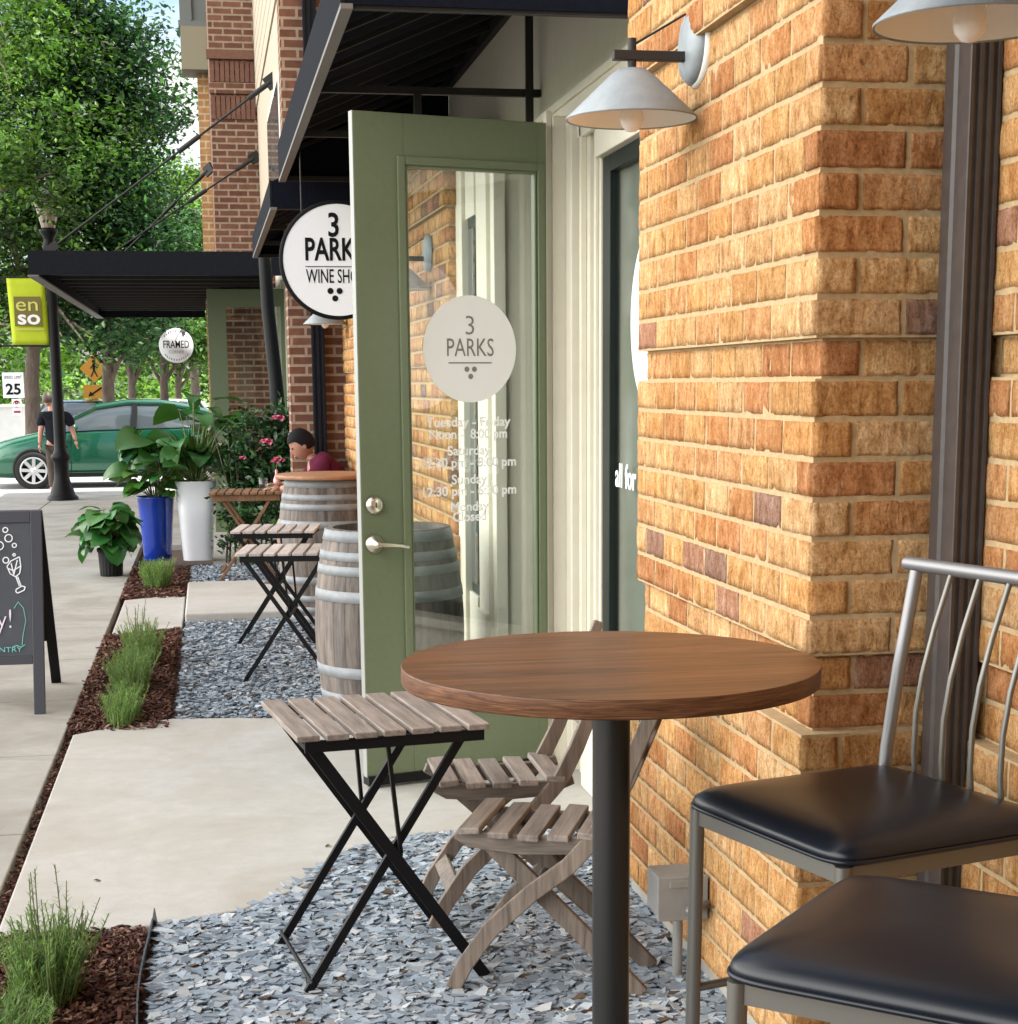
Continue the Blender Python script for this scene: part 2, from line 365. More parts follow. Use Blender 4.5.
# ------------------------------------------------------------------ camera, sun, sky
f_px,cyaw,cpit,crol=1670.2,R(10.03),R(10.01),R(-.456)
fw=Vector((math.sin(cyaw)*math.cos(cpit),math.cos(cyaw)*math.cos(cpit),-math.sin(cpit)))
rt=Vector((math.cos(cyaw),-math.sin(cyaw),0));up=rt.cross(fw)
r2=rt*math.cos(crol)+up*math.sin(crol);u2=-rt*math.sin(crol)+up*math.cos(crol)
cd=bpy.data.cameras.new('camera');cam=bpy.data.objects.new('camera',cd);COL.objects.link(cam)
Mx=Matrix((( r2.x,u2.x,-fw.x,0),(r2.y,u2.y,-fw.y,0),(r2.z,u2.z,-fw.z,1.573),(0,0,0,1)));cam.matrix_world=Mx
cd.sensor_fit='VERTICAL';cd.sensor_height=24;cd.lens=24*f_px/1024;cd.shift_y=166/1024;cd.clip_start=.05;cd.clip_end=1500
scene.camera=cam
SUN_EL,SUN_AZ=R(62),(1.0,-.15)           # towards the sun: over the building, slightly behind the camera
sd=Vector((SUN_AZ[0],SUN_AZ[1],0)).normalized();sd=Vector((sd.x*math.cos(SUN_EL),sd.y*math.cos(SUN_EL),math.sin(SUN_EL)))
sl=bpy.data.lights.new('sun','SUN');sl.energy=3.4;sl.angle=R(.5);sl.color=(1,.95,.86)
so=bpy.data.objects.new('sun',sl);COL.objects.link(so);so.rotation_euler=sd.to_track_quat('Z','Y').to_euler()
w=bpy.data.worlds.new('World');scene.world=w;w.use_nodes=True;nt=w.node_tree
bg=nt.nodes['Background'];sky=nt.nodes.new('ShaderNodeTexSky');sky.sky_type='NISHITA';sky.sun_disc=False
sky.sun_elevation=SUN_EL;sky.sun_rotation=math.atan2(sd.x,sd.y);sky.dust_density=2.0;sky.ozone_density=1.0
tc=nt.nodes.new('ShaderNodeTexCoord');nz=nt.nodes.new('ShaderNodeTexNoise');nz.inputs['Scale'].default_value=2.6;nz.inputs['Detail'].default_value=8;nz.inputs['Roughness'].default_value=.58
mp=nt.nodes.new('ShaderNodeMapping');mp.inputs['Scale'].default_value=(1,1,2.0);mp.inputs['Location'].default_value=(.4,.15,0)
nt.links.new(tc.outputs['Generated'],mp.inputs[0]);nt.links.new(mp.outputs[0],nz.inputs['Vector'])
def wm(op,a,b,clamp=False):
    n=nt.nodes.new('ShaderNodeMath');n.operation=op;n.use_clamp=clamp
    for i,v in enumerate((a,b)):
        if isinstance(v,(int,float)): n.inputs[i].default_value=v
        else: nt.links.new(v,n.inputs[i])
    return n.outputs[0]
sx=nt.nodes.new('ShaderNodeSeparateXYZ');nt.links.new(tc.outputs['Generated'],sx.inputs[0])
west=wm('MAXIMUM',wm('SUBTRACT',wm('MULTIPLY',sx.outputs[0],-1.25),.25),0)      # cloud brightness added out of view to light the street-facing walls
cr=nt.nodes.new('ShaderNodeValToRGB');cr.color_ramp.elements[0].position=.47;cr.color_ramp.elements[1].position=.60
nt.links.new(wm('ADD',nz.outputs['Fac'],wm('MULTIPLY',west,.30)),cr.inputs[0]);mx=nt.nodes.new('ShaderNodeMix');mx.data_type='RGBA'
br=wm('ADD',wm('MULTIPLY',west,22),4.6)
cc=nt.nodes.new('ShaderNodeCombineXYZ');nt.links.new(br,cc.inputs[0]);nt.links.new(wm('MULTIPLY',br,.985),cc.inputs[1]);nt.links.new(wm('MULTIPLY',br,.955),cc.inputs[2])
nt.links.new(cr.outputs[0],mx.inputs[0]);nt.links.new(sky.outputs[0],mx.inputs[6]);nt.links.new(cc.outputs[0],mx.inputs[7])
nt.links.new(mx.outputs[2],bg.inputs[0]);bg.inputs[1].default_value=.10
vs=scene.view_settings;vs.view_transform='Standard';vs.look='None';vs.gamma=1;vs.exposure=1.52
scene.render.engine='CYCLES'
try:
    scene.cycles.max_bounces=8;scene.cycles.transparent_max_bounces=16;scene.cycles.caustics_reflective=False;scene.cycles.caustics_refractive=False
except Exception: pass

# ------------------------------------------------------------------ ground, sidewalk, slabs, roads
g=MB();g.box(-260,260,-120,420,-.40,-.30);structure(g.build('ground',M['grass']))
g=MB();g.box(-.72,14,-8,24.9,-.3,-.065);structure(g.build('planting_soil',M['soil']))
sw=MB()
ys=[-8]+[6.0+1.32*k for k in range(-8,14)]+[25.2]
ys=sorted(set(round(y,3) for y in ys if -8<=y<=25.2))
for a,b in zip(ys[:-1],ys[1:]):
    for x0,x1 in ((-.705-1.5,-.705),(-.705-3.02,-.705-1.51),(-.705-4.5,-.705-3.03)):
        sw.box(x0,x1,a+.006,b-.006,-.18,0)
o=structure(sw.build('sidewalk',M['walk'],bevel=.006))
g=MB();g.box(-5.4,-5.205,-60,25.2,-.3,-.005);g.box(-5.4,6,25.2,25.4,-.3,-.005);structure(g.build('kerb',M['walk'],bevel=.02))
g=MB();g.box(-16,-5.4,-60,25.4,-.3,-.14);structure(g.build('road',M['asphalt']))
g=MB();g.box(-60,60,25.4,38,-.3,-.03);structure(g.build('cross_road',M['pale_road']))
g=MB();g.box(-60,60,38,38.2,-.3,.03);g.box(-60,60,38.2,41,-.3,.02);structure(g.build('far_sidewalk',M['walk']))
g=MB();g.box(-60,60,41,90,-.6,-.28);structure(g.build('parking_lot',M['pale_road']))
g=MB();g.box(.0,6,14.9,25.2,-.2,-.012);g.box(-.66,0,17.2,25.2,-.2,-.012);structure(g.build('shop_forecourt',M['walk']))
def slab(name,pts,z,mt,bev=.008):
    g=MB();g.poly([(x,y,z) for x,y in pts],(0,0,-.22));return structure(g.build(name,mt,bevel=bev))
slab('patio_slab',[(-.667,4.856),(-.221,4.862),(.05,4.96),(.26,5.18),(.41,5.56),(.60,5.70),(.80,5.74),(1.9,5.76),(1.9,7.85),(.5,7.86),(.1,7.98),(-.225,8.03),(-.45,7.93),(-.667,7.74)],0,M['concrete'])
slab('path_slab',[(-.667,10.95),(-.22,11.2),(-.22,13.0),(-.667,12.72)],-.003,M['concrete'])
slab('path_slab',[(-.205,11.45),(1.9,11.45),(1.9,13.35),(-.205,13.35)],.05,M['concrete'],.012)

# loose ground cover, modelled chip by chip
def chips(name,mt,n,region,z,size,flat,cols,label,cat,aspect=(1,2.2),tilt=.35,sides=4):
    P=[]
    x0,x1,y0,y1,inside=region
    while len(P)<n:
        xx=rng.uniform(x0,x1,n);yy=rng.uniform(y0,y1,n);P+= [(a,b) for a,b in zip(xx,yy) if inside(a,b)]
    P=np.array(P[:n]);s=rng.uniform(size[0],size[1],n);asp=rng.uniform(aspect[0],aspect[1],n)
    ang=np.sort(rng.uniform(0,2*np.pi,(n,sides)),axis=1)*.45+np.linspace(0,2*np.pi,sides,endpoint=False)[None]*.55+.0
    rad=rng.uniform(.62,1.15,(n,sides))
    lx=np.cos(ang)*rad*(s*asp/2)[:,None];ly=np.sin(ang)*rad*(s/2)[:,None];th=rng.uniform(flat[0],flat[1],n)
    loc=np.stack([np.stack([lx,ly,np.repeat(th[:,None]/2,sides,1)],-1),np.stack([lx*.93,ly*.93,-np.repeat(th[:,None]/2,sides,1)],-1)],1) # n,2,sides,3
    a=rng.uniform(0,2*np.pi,n);tx=rng.normal(0,tilt,n);ty=rng.normal(0,tilt,n)
    ca,sa=np.cos(a),np.sin(a)
    Rz=np.zeros((n,3,3));Rz[:,0,0]=ca;Rz[:,0,1]=-sa;Rz[:,1,0]=sa;Rz[:,1,1]=ca;Rz[:,2,2]=1
    Rx=np.zeros((n,3,3));Rx[:,0,0]=1;Rx[:,1,1]=np.cos(tx);Rx[:,1,2]=-np.sin(tx);Rx[:,2,1]=np.sin(tx);Rx[:,2,2]=np.cos(tx)
    Ry=np.zeros((n,3,3));Ry[:,1,1]=1;Ry[:,0,0]=np.cos(ty);Ry[:,0,2]=np.sin(ty);Ry[:,2,0]=-np.sin(ty);Ry[:,2,2]=np.cos(ty)
    Q=Rz@Rx@Ry
    W=np.einsum('nij,nklj->nkli',Q,loc)
    zz=rng.uniform(z[0],z[1],n)
    W+=np.stack([P[:,0],P[:,1],zz],-1)[:,None,None,:]
    V=W.reshape(-1,3);b=(np.arange(n)*2*sides)[:,None]
    quads=[]
    j=np.arange(sides);F1=np.stack([j,j+sides,(j+1)%sides+sides,(j+1)%sides],-1)
    side=(b[:,:,None]+F1[None]).reshape(-1,4)
    if sides==6: top=np.array([[0,1,2,3],[0,3,4,5]]);
    else: top=np.array([[0,1,2,3]])
    T=(b[:,:,None]+top[None]).reshape(-1,4);B=(b[:,:,None]+(top[:,::-1]+sides)[None]).reshape(-1,4)
    F=np.concatenate([side,T,B]);cols=np.array(cols);ci=rng.integers(0,len(cols),n);c=cols[ci]*rng.uniform(.8,1.2,(n,1))
    C=np.repeat(c,2*sides,axis=0)
    o=np_mesh(name,V,F,C,mt);stuff(o,label,cat);return o
SC=[(.23,.28,.33),(.27,.32,.37),(.20,.245,.295),(.31,.36,.41),(.28,.32,.36),(.25,.295,.345),(.17,.205,.245),(.36,.40,.43),(.42,.44,.455)]
SC=SC*5+[(.10,.065,.04)];MC=[(.085,.036,.026),(.12,.052,.036),(.06,.026,.02),(.15,.075,.05),(.10,.045,.034),(.045,.022,.018),(.21,.125,.09)]
def near_in(x,y):
    if x<-.205 or y<2.0: return False
    if x<.05: return y<4.87+(x+.22)*.3
    if x<.41: return y<4.96+(x-.05)*1.65
    return y<5.56+min((x-.41)*.6,.16)
chips('slate_gravel',M['slate'],36000,(-.2,1.30,2.0,5.75,near_in),(-.018,.003),(.020,.050),(.002,.005),SC,'blue grey slate chips around the wooden chairs and round table','gravel',tilt=.13)
chips('slate_gravel',M['slate'],16000,(-.2,1.25,8.0,11.42,lambda x,y:y>8.03-max(0,(x+.2))*.25),(-.045,.008),(.018,.04),(.003,.007),SC,'blue grey slate chips under the two black bistro tables by the barrels','gravel',tilt=.17)
chips('slate_gravel',M['slate'],7000,(-.18,1.2,13.37,14.88,lambda x,y:True),(-.04,.02),(.018,.04),(.003,.007),SC,'far patch of slate chips under the brown folding table','gravel',tilt=.42)
chips('bark_mulch',M['mulch'],9500,(-.655,-.235,3.0,4.85,lambda x,y:True),(-.045,.012),(.007,.017),(.003,.008),MC,'red brown bark mulch in the nearest planting strip','mulch',(1.5,4.5),.4)
chips('bark_mulch',M['mulch'],9000,(-.70,-.235,7.8,11.1,lambda x,y:x<-.24 and y<10.9+(x+.667)*.5),(-.045,.012),(.010,.022),(.003,.008),MC,'red brown bark mulch in the middle planting strip','mulch',(1.5,4),.4)
chips('bark_mulch',M['mulch'],4500,(-.70,-.215,12.8,15.0,lambda x,y:True),(-.045,.012),(.012,.024),(.003,.008),MC,'red brown bark mulch in the farthest planting strip by the planters','mulch',(1.5,4),.4)
chips('bark_debris',M['mulch'],900,(-.699,-.672,4.6,11,lambda x,y:True),(-.03,-.008),(.006,.014),(.003,.006),MC,'bark crumbs filling the gap between sidewalk and patio slab','debris',(1.5,3.5),.3)
e=MB();pt=[]
for i in range(24):
    t=i/23;y=2.6+t*2.28;pt.append((-.222+.012*math.sin(y*4)-.004,y,-.01))
e.plank(pt,.05,.005,side=(1,0,0.001));e.poly([(-.222,4.87,.0),(-.205,4.86,.0),(-.213,4.865,.05)],(.002,.006,0))
tag(e.build('metal_edging',M['edging'],base=(-.22,4,-.02)),'thin grey metal edging strip between mulch and slate chips','edging')

# ------------------------------------------------------------------ brick walls modelled brick by brick
ZJ=lambda k:1.065+.0854*k
def shift(k):
    if k<=-4: return .02
    if k in(-3,-2): return -.020
    if k==6: return -.022
    if k>=16: return .028
    return 0
PAL=[(a*.93,b*1.0,c*1.02) for a,b,c in [(.56,.29,.115),(.53,.26,.10),(.60,.335,.15),(.50,.225,.09),(.57,.31,.13),(.62,.36,.175),(.54,.27,.12),(.46,.20,.085),(.59,.33,.15)]]
def bcol():
    r=random.random()
    if r<.011: return jit((.24,.14,.10),.2)
    if r<.035: return jit((.36,.19,.12),.15)
    return jit(random.choice(PAL),.09)
def brick(mb,face,p,a0,a1,d,z0,z1,nl,nh,col,amp=.0022,rough=1.0):
    """a brick with an uneven, rounded front; face 'X' looks to -X at x=p running along Y, 'Y' looks to -Y at y=p running along X"""
    nd=2;seed=Vector((random.uniform(0,99),random.uniform(0,99),random.uniform(0,99)))
    V=[];idx={}
    def vert(i,j,k):
        if (i,j,k) in idx: return idx[(i,j,k)]
        a=a0+(a1-a0)*i/nl; z=z0+(z1-z0)*j/nh; q=p+d*k/nd
        ei=(i==0)-(i==nl); ej=(j==0)-(j==nh)
        n1=noise.noise(Vector((a*26,z*26,k*.7))+seed);n2=noise.noise(Vector((a*60,z*60,5))+seed)
        n3=noise.noise(Vector((a*40,z*40,9))+seed)
        if k==0:
            q+= -amp*rough*(n1*1.1+n2*.8)
            q+= -amp*.9*noise.noise(Vector((a*95,z*14,3))+seed)
            if ei or ej: q+=.0006+.0016*abs(n1); 
        a+= ei*.0016*(1+n3)+n2*.0006*(ei!=0); z+= ej*(.0014+.0024*abs(noise.noise(Vector((a*34,z*5,2))+seed))+.002*n3)
        P=(q,a,z) if face=='X' else (a,q,z)
        idx[(i,j,k)]=len(V);V.append(P);return idx[(i,j,k)]
    F=[]
    for i in range(nl):
        for j in range(nh):F.append((vert(i,j,0),vert(i,j+1,0),vert(i+1,j+1,0),vert(i+1,j,0)))
    for k in range(nd):
        for i in range(nl):
            F.append((vert(i,0,k),vert(i+1,0,k),vert(i+1,0,k+1),vert(i,0,k+1)));F.append((vert(i,nh,k),vert(i,nh,k+1),vert(i+1,nh,k+1),vert(i+1,nh,k)))
        for j in range(nh):
            F.append((vert(0,j,k),vert(0,j,k+1),vert(0,j+1,k+1),vert(0,j+1,k)));F.append((vert(nl,j,k),vert(nl,j+1,k),vert(nl,j+1,k+1),vert(nl,j,k+1)))
    if face=='Y':F=[f[::-1] for f in F]
    mb.add(V,F,smooth=True,col=col)
CC={k:bcol() for k in range(-20,60)}
def wall_run(mb,face,p,a0,a1,k0,k1,outc0,outc1,res=.018,maxh=4,starts=(.096,.0),sgn=1,BL=.2,J=.010):
    """outc0/outc1: +1 when that end is an outer corner that follows the corbels"""
    for k in range(k0,k1):
        s=shift(k);A0=a0-(s if outc0 else 0);A1=a1+(s if outc1 else 0);P=p-s
        z0=ZJ(k)+.0043;z1=ZJ(k+1)-.0043
        a=A0+(starts[k%2]);first=starts[k%2]>0 and not outc0
        if first: pos=[(A0,A0+starts[k%2]-J)]
        else: pos=[]
        while a<A1-.02:
            b=min(a+BL-J,A1)
            if A1-b<.05:b=A1
            pos.append((a,b));a=b+J
        for (a_,b_) in pos:
            n=max(2,int((b_-a_)/res));brick(mb,face,P,a_,b_,.085,z0,z1,n,maxh,CC[k] if outc0 and a_==A0 else bcol())
# ------------------------------------------------------------------ the wine shop building
shop=thing('shop_building','tan brick shop building with cream trim and open green glass door','building',(1.6,6.0,0))
K0,K1=-12,26
mb=MB();wall_run(mb,'X',1.27,3.43,4.93,K0,K1,1,1,res=.0085,starts=(0,.096))
wall_run(mb,'Y',3.43,1.27,1.66,K0,K1,1,0,res=.0075,starts=(.096,0),maxh=7)
# on corner courses the neighbour's end shows: fill with headers
for k in range(K0,K1):
    s=shift(k);z0=ZJ(k)+.0055;z1=ZJ(k+1)-.0055
    if k%2==0: brick(mb,'Y',3.43-s-.0045,1.27-s+.0015,1.27-s+.086,.03,z0,z1,7,6,CC[k])   # header seen on the return
    else: brick(mb,'X',1.27-s-.0045,3.43-s+.0015,3.43-s+.086,.03,z0,z1,6,4,CC[k])
pil=mb.build('brick_pilaster',M['brick'],shop)
mb=MB();
for k in range(K0,K1):
    s=shift(k);mb.box(1.27-s+.0026,1.9,3.43-s+.0026,4.93+s-.0026,ZJ(k),ZJ(k+1))
mb.build('mortar',M['mortar'],pil)
# near wall to the right, runs on past the camera
mb=MB();wall_run(mb,'X',1.60,-.6,3.44,K0,K1,0,0,res=.016,maxh=4,starts=(.1,0))
rw=mb.build('brick_wall',M['brick'],shop)
mb=MB()
for k in range(K0,K1):
    s=shift(k);mb.box(1.60-s+.0026,1.9,-8,3.50,ZJ(k),ZJ(k+1))
mb.build('mortar',M['mortar'],rw)
# tan brick bay beyond the door
mb=MB()
pA,pB=Vector((1.20,8.42,0)),Vector((1.075,13.6,0))
d=(pB-pA).normalized();ln=(pB-pA).length;T=Matrix(((d.y,d.x,0,pA.x),(-d.x,d.y,0,pA.y),(0,0,1,0),(0,0,0,1)))
mb.T=T
for k in range(K0,20):
    s=shift(k);st=0 if k%2 else -.1;a=st;z0=ZJ(k)+.0055;z1=ZJ(k+1)-.0055
    while a<ln-.02:
        b=min(a+.189,ln);aa=max(a,0)
        if b-aa>.03: brick(mb,'X',-s,aa-(s if aa==0 else 0),b,.07,z0,z1,4,2,bcol())
        a+=.2
far=mb.build('brick_wall',M['brick'],shop)
mb=MB(T)
for k in range(K0,20):
    s=shift(k);mb.box(-s+.0065,.5,-s+.0065,ln-.01,ZJ(k),ZJ(k+1))
mb.build('mortar',M['mortar'],far)
# unseen blocks added behind and above the camera to darken the return face
mb=MB();mb.box(-.6,1.95,-9,-2.4,-.2,13);mb.build('bay_light_block',M['tan_far'],shop)
mb=MB();mb.box(-.35,1.6,-2.4,2.75,2.66,2.78);mb.build('canopy_light_block',M['navy'],shop)
# concrete footing
mb=MB();mb.box(1.262,1.9,3.41,4.95,-.2,.045);mb.box(1.59,1.9,-8,3.41,-.2,.045);mb.build('footing',M['walk'],shop,bevel=.01)
# cream upper wall over door and window, solid mass of the building
mb=MB();mb.box(1.47,1.95,4.94,13.5,2.62,3.75);mb.build('upper_wall',M['cream'],shop)
mb=MB();mb.box(1.9,14,-8,13.55,2.9,13);mb.box(1.27,1.9,-8,13.5,3.78,13);mb.box(6,14,-8,13.55,-.2,2.9);mb.box(1.95,6,4.5,4.6,-.2,2.9);mb.box(1.95,6,13.4,13.5,-.2,2.9);mb.box(1.9,6,-8,4.5,-.2,2.9)
mb.build('wall',M['tan_far'],shop)
# trim: header, casings, door surround
mb=MB()
mb.box(1.445,1.47,4.94,9.95,2.50,2.675)
mb.box(1.43,1.445,4.94,9.95,2.66,2.69)
mb.box(1.46,1.56,4.94,6.33,2.40,2.62)           # window head
mb.box(1.485,1.56,6.335,6.40,.0,2.60)               # casing beside window
mb.box(1.47,1.485,6.36,6.385,.0,2.60)
mb.box(1.37,1.56,6.665,6.72,0,2.60);mb.box(1.345,1.37,6.68,6.735,0,2.62)   # hinge post
mb.box(1.42,1.56,6.56,6.665,0,2.60);mb.box(1.47,1.56,6.46,6.56,0,2.60);mb.box(1.445,1.47,6.50,6.53,0,2.60);mb.box(1.52,1.57,6.40,6.46,0,2.60)
mb.box(1.40,1.56,4.94,6.30,.0,.50);mb.box(1.36,1.56,4.93,6.32,.50,.54)
mb.box(1.345,2.05,7.62,7.68,0,2.60);mb.box(1.29,1.345,7.60,7.70,0,2.62)      # far jamb, deepened to stand in for the reflection in the door glass
mb.box(1.435,1.5,6.735,7.60,2.575,2.615)                                   # door head
mb.box(1.27,1.40,7.70,7.98,0,2.60);mb.box(1.255,1.27,7.70,7.98,.02,.5)
mb.box(1.24,1.40,8.24,8.50,0,2.60);mb.box(1.26,1.40,7.98,8.24,0,.55);mb.box(1.26,1.40,7.98,8.24,2.35,2.60)
mb.build('trim',M['cream'],shop,bevel=.004)
mb=MB();mb.box(1.33,2.1,6.735,7.60,.0,.02);mb.build('threshold',M['galv'],shop)
# window with its frame and pane
mb=MB();mb.box(1.493,1.55,6.22,6.334,.54,2.40);mb.box(1.493,1.55,4.94,6.22,.54,.60);mb.box(1.493,1.55,4.94,6.22,2.34,2.40);mb.box(1.493,1.55,4.94,5.0,.6,2.34)
wf=mb.build('window_frame',M['winframe'],shop,bevel=.003)
mb=MB();mb.box(1.512,1.518,5.0,6.22,.6,2.34);mb.build('pane',M['win_glass'],wf)
mb=MB();mb.box(1.535,1.54,4.95,6.25,.55,2.38);mb.build('pane_backing',M['inside'],shop)  # grey sheet added behind the pane to stand in for its reflection
mb=MB();n=64;cc=(1.507,5.63,1.785)
mb.add([(cc[0],cc[1]+.325*math.cos(2*math.pi*i/n),cc[2]+.325*math.sin(2*math.pi*i/n)) for i in range(n)],[tuple(range(n))]);mb.build('window_decal',M['decal'],wf)
text('window_lettering','all for wine',M['whitetext'],wf,(1.506,6.175,1.226),(0,-1,0),(0,0,1),.125,.60,'LEFT',bold=.002)
# side light beyond the door
mb=MB();mb.box(1.275,1.30,7.98,8.24,.55,2.35);wf2=mb.build('side_window',M['winframe'],shop)
mb=MB();mb.box(1.268,1.274,8.01,8.21,.60,2.30);mb.build('pane',M['carglass'],wf2)
# ---- open door
H=Vector((1.337,6.633,0));dd=Vector((.54-1.337,6.41-6.633,0));W=dd.length;dd.normalize();nn=Vector((dd.y,-dd.x,0))  # nn faces the camera side
if nn.y>0: nn=-nn
def DM(): return MB(Matrix(((dd.x,nn.x,0,H.x),(dd.y,nn.y,0,H.y),(0,0,1,0),(0,0,0,1))))  # local x=u along leaf, y=towards camera, z up
W-=.028;Z0,Z1=.045,2.568;gu0,gu1,gz0,gz1=.040,.600,.30,2.385
mb=DM();mb.box(gu1,W,-.038,0,Z0,Z1);mb.box(0,gu0,-.045,0,Z0,Z1);mb.box(gu0,gu1,-.045,0,gz1,Z1);mb.box(gu0,gu1,-.045,0,Z0,gz0)
door=mb.build('door',M['greenpaint'],shop,bevel=.002)
mb=DM()
for a,b,c,d_ in((gu1-.002,gu1+.030,gz0-.03,gz1+.03),(gu0-.028,gu0+.002,gz0-.03,gz1+.03)): mb.box(a,b,0,.012,c,d_)
mb.box(gu0+.002,gu1-.002,0,.012,gz1-.002,gz1+.03);mb.box(gu0+.002,gu1-.002,0,.012,gz0-.03,gz0+.002)
mb.box(gu1-.014,gu1-.003,-.03,.004,gz0,gz1);mb.box(gu0+.003,gu0+.014,-.03,.004,gz0,gz1);mb.box(gu0+.014,gu1-.014,-.03,.004,gz1-.012,gz1-.001);mb.box(gu0+.014,gu1-.014,-.03,.004,gz0+.001,gz0+.012)
mb.build('door_moulding',M['greenpaint'],door,bevel=.004)
mb=DM();mb.box(gu0+.012,gu1-.012,-.026,-.020,gz0+.01,gz1-.01);dp=mb.build('door_pane',M['door_glass'],door)
mb=DM();mb.box(W,W+.003,-.038,-.001,Z0,Z1);mb.build('latch_edge',M['latch'],door)
mb=DM();mb.box(.0,W,-.05,.012,.012,.050);mb.build('door_sweep',M['blacksteel'],door)
def DP(u,y,z): return H+dd*u+nn*y+Vector((0,0,z))
mb=DM();T0=mb.T
mb.lathe([(.0,.032),(.012,.034),(.024,.030),(.030,.018),(.036,.006),(.036,0)],(.749,0,1.116),32,axis='Y');
mb.v=[v for v in mb.v]
def knobprof(cu,cz,prof,name,mt,extra=None):
    m2=DM();vsx=[]
    n=36
    for r,h in prof:
        for j in range(n):
            t=2*math.pi*j/n;vsx.append((cu+r*math.cos(t),h,cz+r*math.sin(t)))
    m2.add(vsx,[(i*n+j,(i+1)*n+j,(i+1)*n+(j+1)%n,i*n+(j+1)%n) for i in range(len(prof)-1) for j in range(n)],smooth=True)
    if extra: extra(m2)
    return m2.build(name,mt,door)
def slot(m2): m2.box(.7475,.7505,.0245,.0262,1.106,1.126,col=(0,0,0),m=1)
knobprof(.749,1.116,[(.036,0),(.036,.006),(.033,.016),(.026,.020),(.022,.024),(.0001,.0245)],'deadbolt',[M['nickel'],M['black']],slot)
def lever(m2): m2.tube([(.752,.045,.966),(.735,.052,.966),(.70,.055,.963),(.66,.055,.958),(.628,.052,.951)],[.011,.010,.008,.007,.006],12)
knobprof(.752,.966,[(.037,0),(.037,.007),(.032,.018),(.018,.026),(.013,.05),(.0001,.054)],'door_handle',M['nickel'],lever)
# decal on the glass
mb=DM();n=72;mb.add([(.327+.199*math.cos(2*math.pi*i/n),-.0185,1.705+.205*math.sin(2*math.pi*i/n)) for i in range(n)],[tuple(range(n))]);mb.build('door_decal',M['decal'],door)
ex=-dd
def dtext(s,u,z,size,mt,width=None,y=-.0175,bold=0): return text('lettering',s,mt,door,DP(u,y,z),ex,(0,0,1),size,width,'CENTER',.0001,bold)
dtext('3',.327,1.792,.105,M['decaltext'],.036,bold=-.001);dtext('PARKS',.327,1.708,.098,M['decaltext'],.20)
mb=DM();mb.box(.235,.42,-.0182,-.0174,1.650,1.655)
for a,b in((.342,1.628),(.310,1.628),(.326,1.600)):
    mb.add([(a+.0105*math.cos(2*math.pi*i/20),-.0176,b+.0105*math.sin(2*math.pi*i/20)) for i in range(20)],[tuple(range(20))])
mb.build('grape_mark',M['decaltext'],door)
for s,z,wd in(('Tuesday - Friday',1.423,.365),('Noon -  8:00 pm',1.376,.335),('Saturday',1.312,.185),('12:30 pm - 8:00 pm',1.265,.405),('Sunday',1.199,.155),('12:30 pm - 6:30 pm',1.154,.405),('Monday',1.092,.165),('Closed',1.052,.145)):
    dtext(s,.337,z,.052,M['whitetext'],wd,y=-.0193,bold=.0012)

# ------------------------------------------------------------------ awnings
def awning(name,label,y0,y1,xe,xw,zb,vh,zs0,zs1,cat='awning',extra_bar=True):
    r=thing(name,label,cat,(xw,(y0+y1)/2,zb),group='black awnings along the shop fronts')
    mb=MB()
    mb.poly([(xe+.01,y0,zs0),(xw,y0,zs1),(xw,y0,zs1-.03),(xe+.01,y0,zs0-.03)],(0,y1-y0,0))
    mb.poly([(xe+.012,y0,zb+.01),(xw,y0,zb+.01),(xw,y0,zs1-.03),(xe+.012,y0,zs0-.03)],(0,.012,0))
    mb.poly([(xe+.012,y1-.012,zb+.01),(xw,y1-.012,zb+.01),(xw,y1-.012,zs1-.03),(xe+.012,y1-.012,zs0-.03)],(0,.012,0))
    mb.build('cloth',M['navy'],r)
    mb=MB();mb.box(xe-.004,xe+.01,y0-.002,y1+.002,zb+.012,zb+vh+.01);mb.build('valance',M['valance'],r)
    mb=MB();mb.box(xe-.004,xe+.035,y0-.002,y1+.002,zb-.004,zb+.012);mb.build('drip_edge',M['drip'],r)
    mb=MB()
    n=int((y1-y0)/.42)
    for i in range(n+1):
        y=y0+.03+(y1-y0-.06)*i/n;mb.bar((xe+.03,y,zs0-.052),(xw,y,zs1-.052),.022,.022)
    mb.box(xe+.012,xe+.04,y0+.013,y1-.013,zb+.014,zb+.04);mb.box(xe+.04,xw,y0+.013,y0+.045,zb+.0,zb+.028);mb.box(xe+.04,xw,y1-.045,y1-.013,zb+.0,zb+.028)
    mb.box(xw-.035,xw-.002,y0+.013,y1-.013,zs1-.10,zs1-.031)
    mb.build('rib_frame',M['frame_steel'],r)
    for yy in np.arange(y0+1.85,y1-.3,1.3):
        mb=MB();mb.box(xe+.04,xw,yy-.016,yy+.016,zb+.045,zb+.075);mb.build('cross_bar',M['frame_steel'],r)
    return r
a1=awning('awning','long black shed awning over the open green door',5.56,10.2,.465,1.468,2.745,.20,2.95,3.36)
for x_,z0_,z1_ in((1.415,2.58,3.29),(.93,2.70,2.79)):
    mb=MB();mb.box(x_-.016,x_+.016,7.37,7.393,z0_,z1_);mb.build('upright',M['frame_steel'],a1)
awning('awning','black shed awning beyond the one over the green door',10.32,14.2,.415,1.2,2.60,.155,2.76,3.1)
a3=thing('awning','flat black canopy hung on tie rods, farthest along the row','awning',(0,19,2.6),group='black awnings along the shop fronts')
mb=MB();mb.box(-1.555,.76,16.5,26.5,2.74,2.80);mb.build('roof_panel',M['navy'],a3)
mb=MB();mb.box(-1.56,.76,16.47,16.5,2.60,2.82);mb.box(-1.59,-1.56,16.47,26.5,2.60,2.82);mb.box(-1.56,.02,26.5,26.53,2.60,2.82);mb.build('fascia',M['valance'],a3)
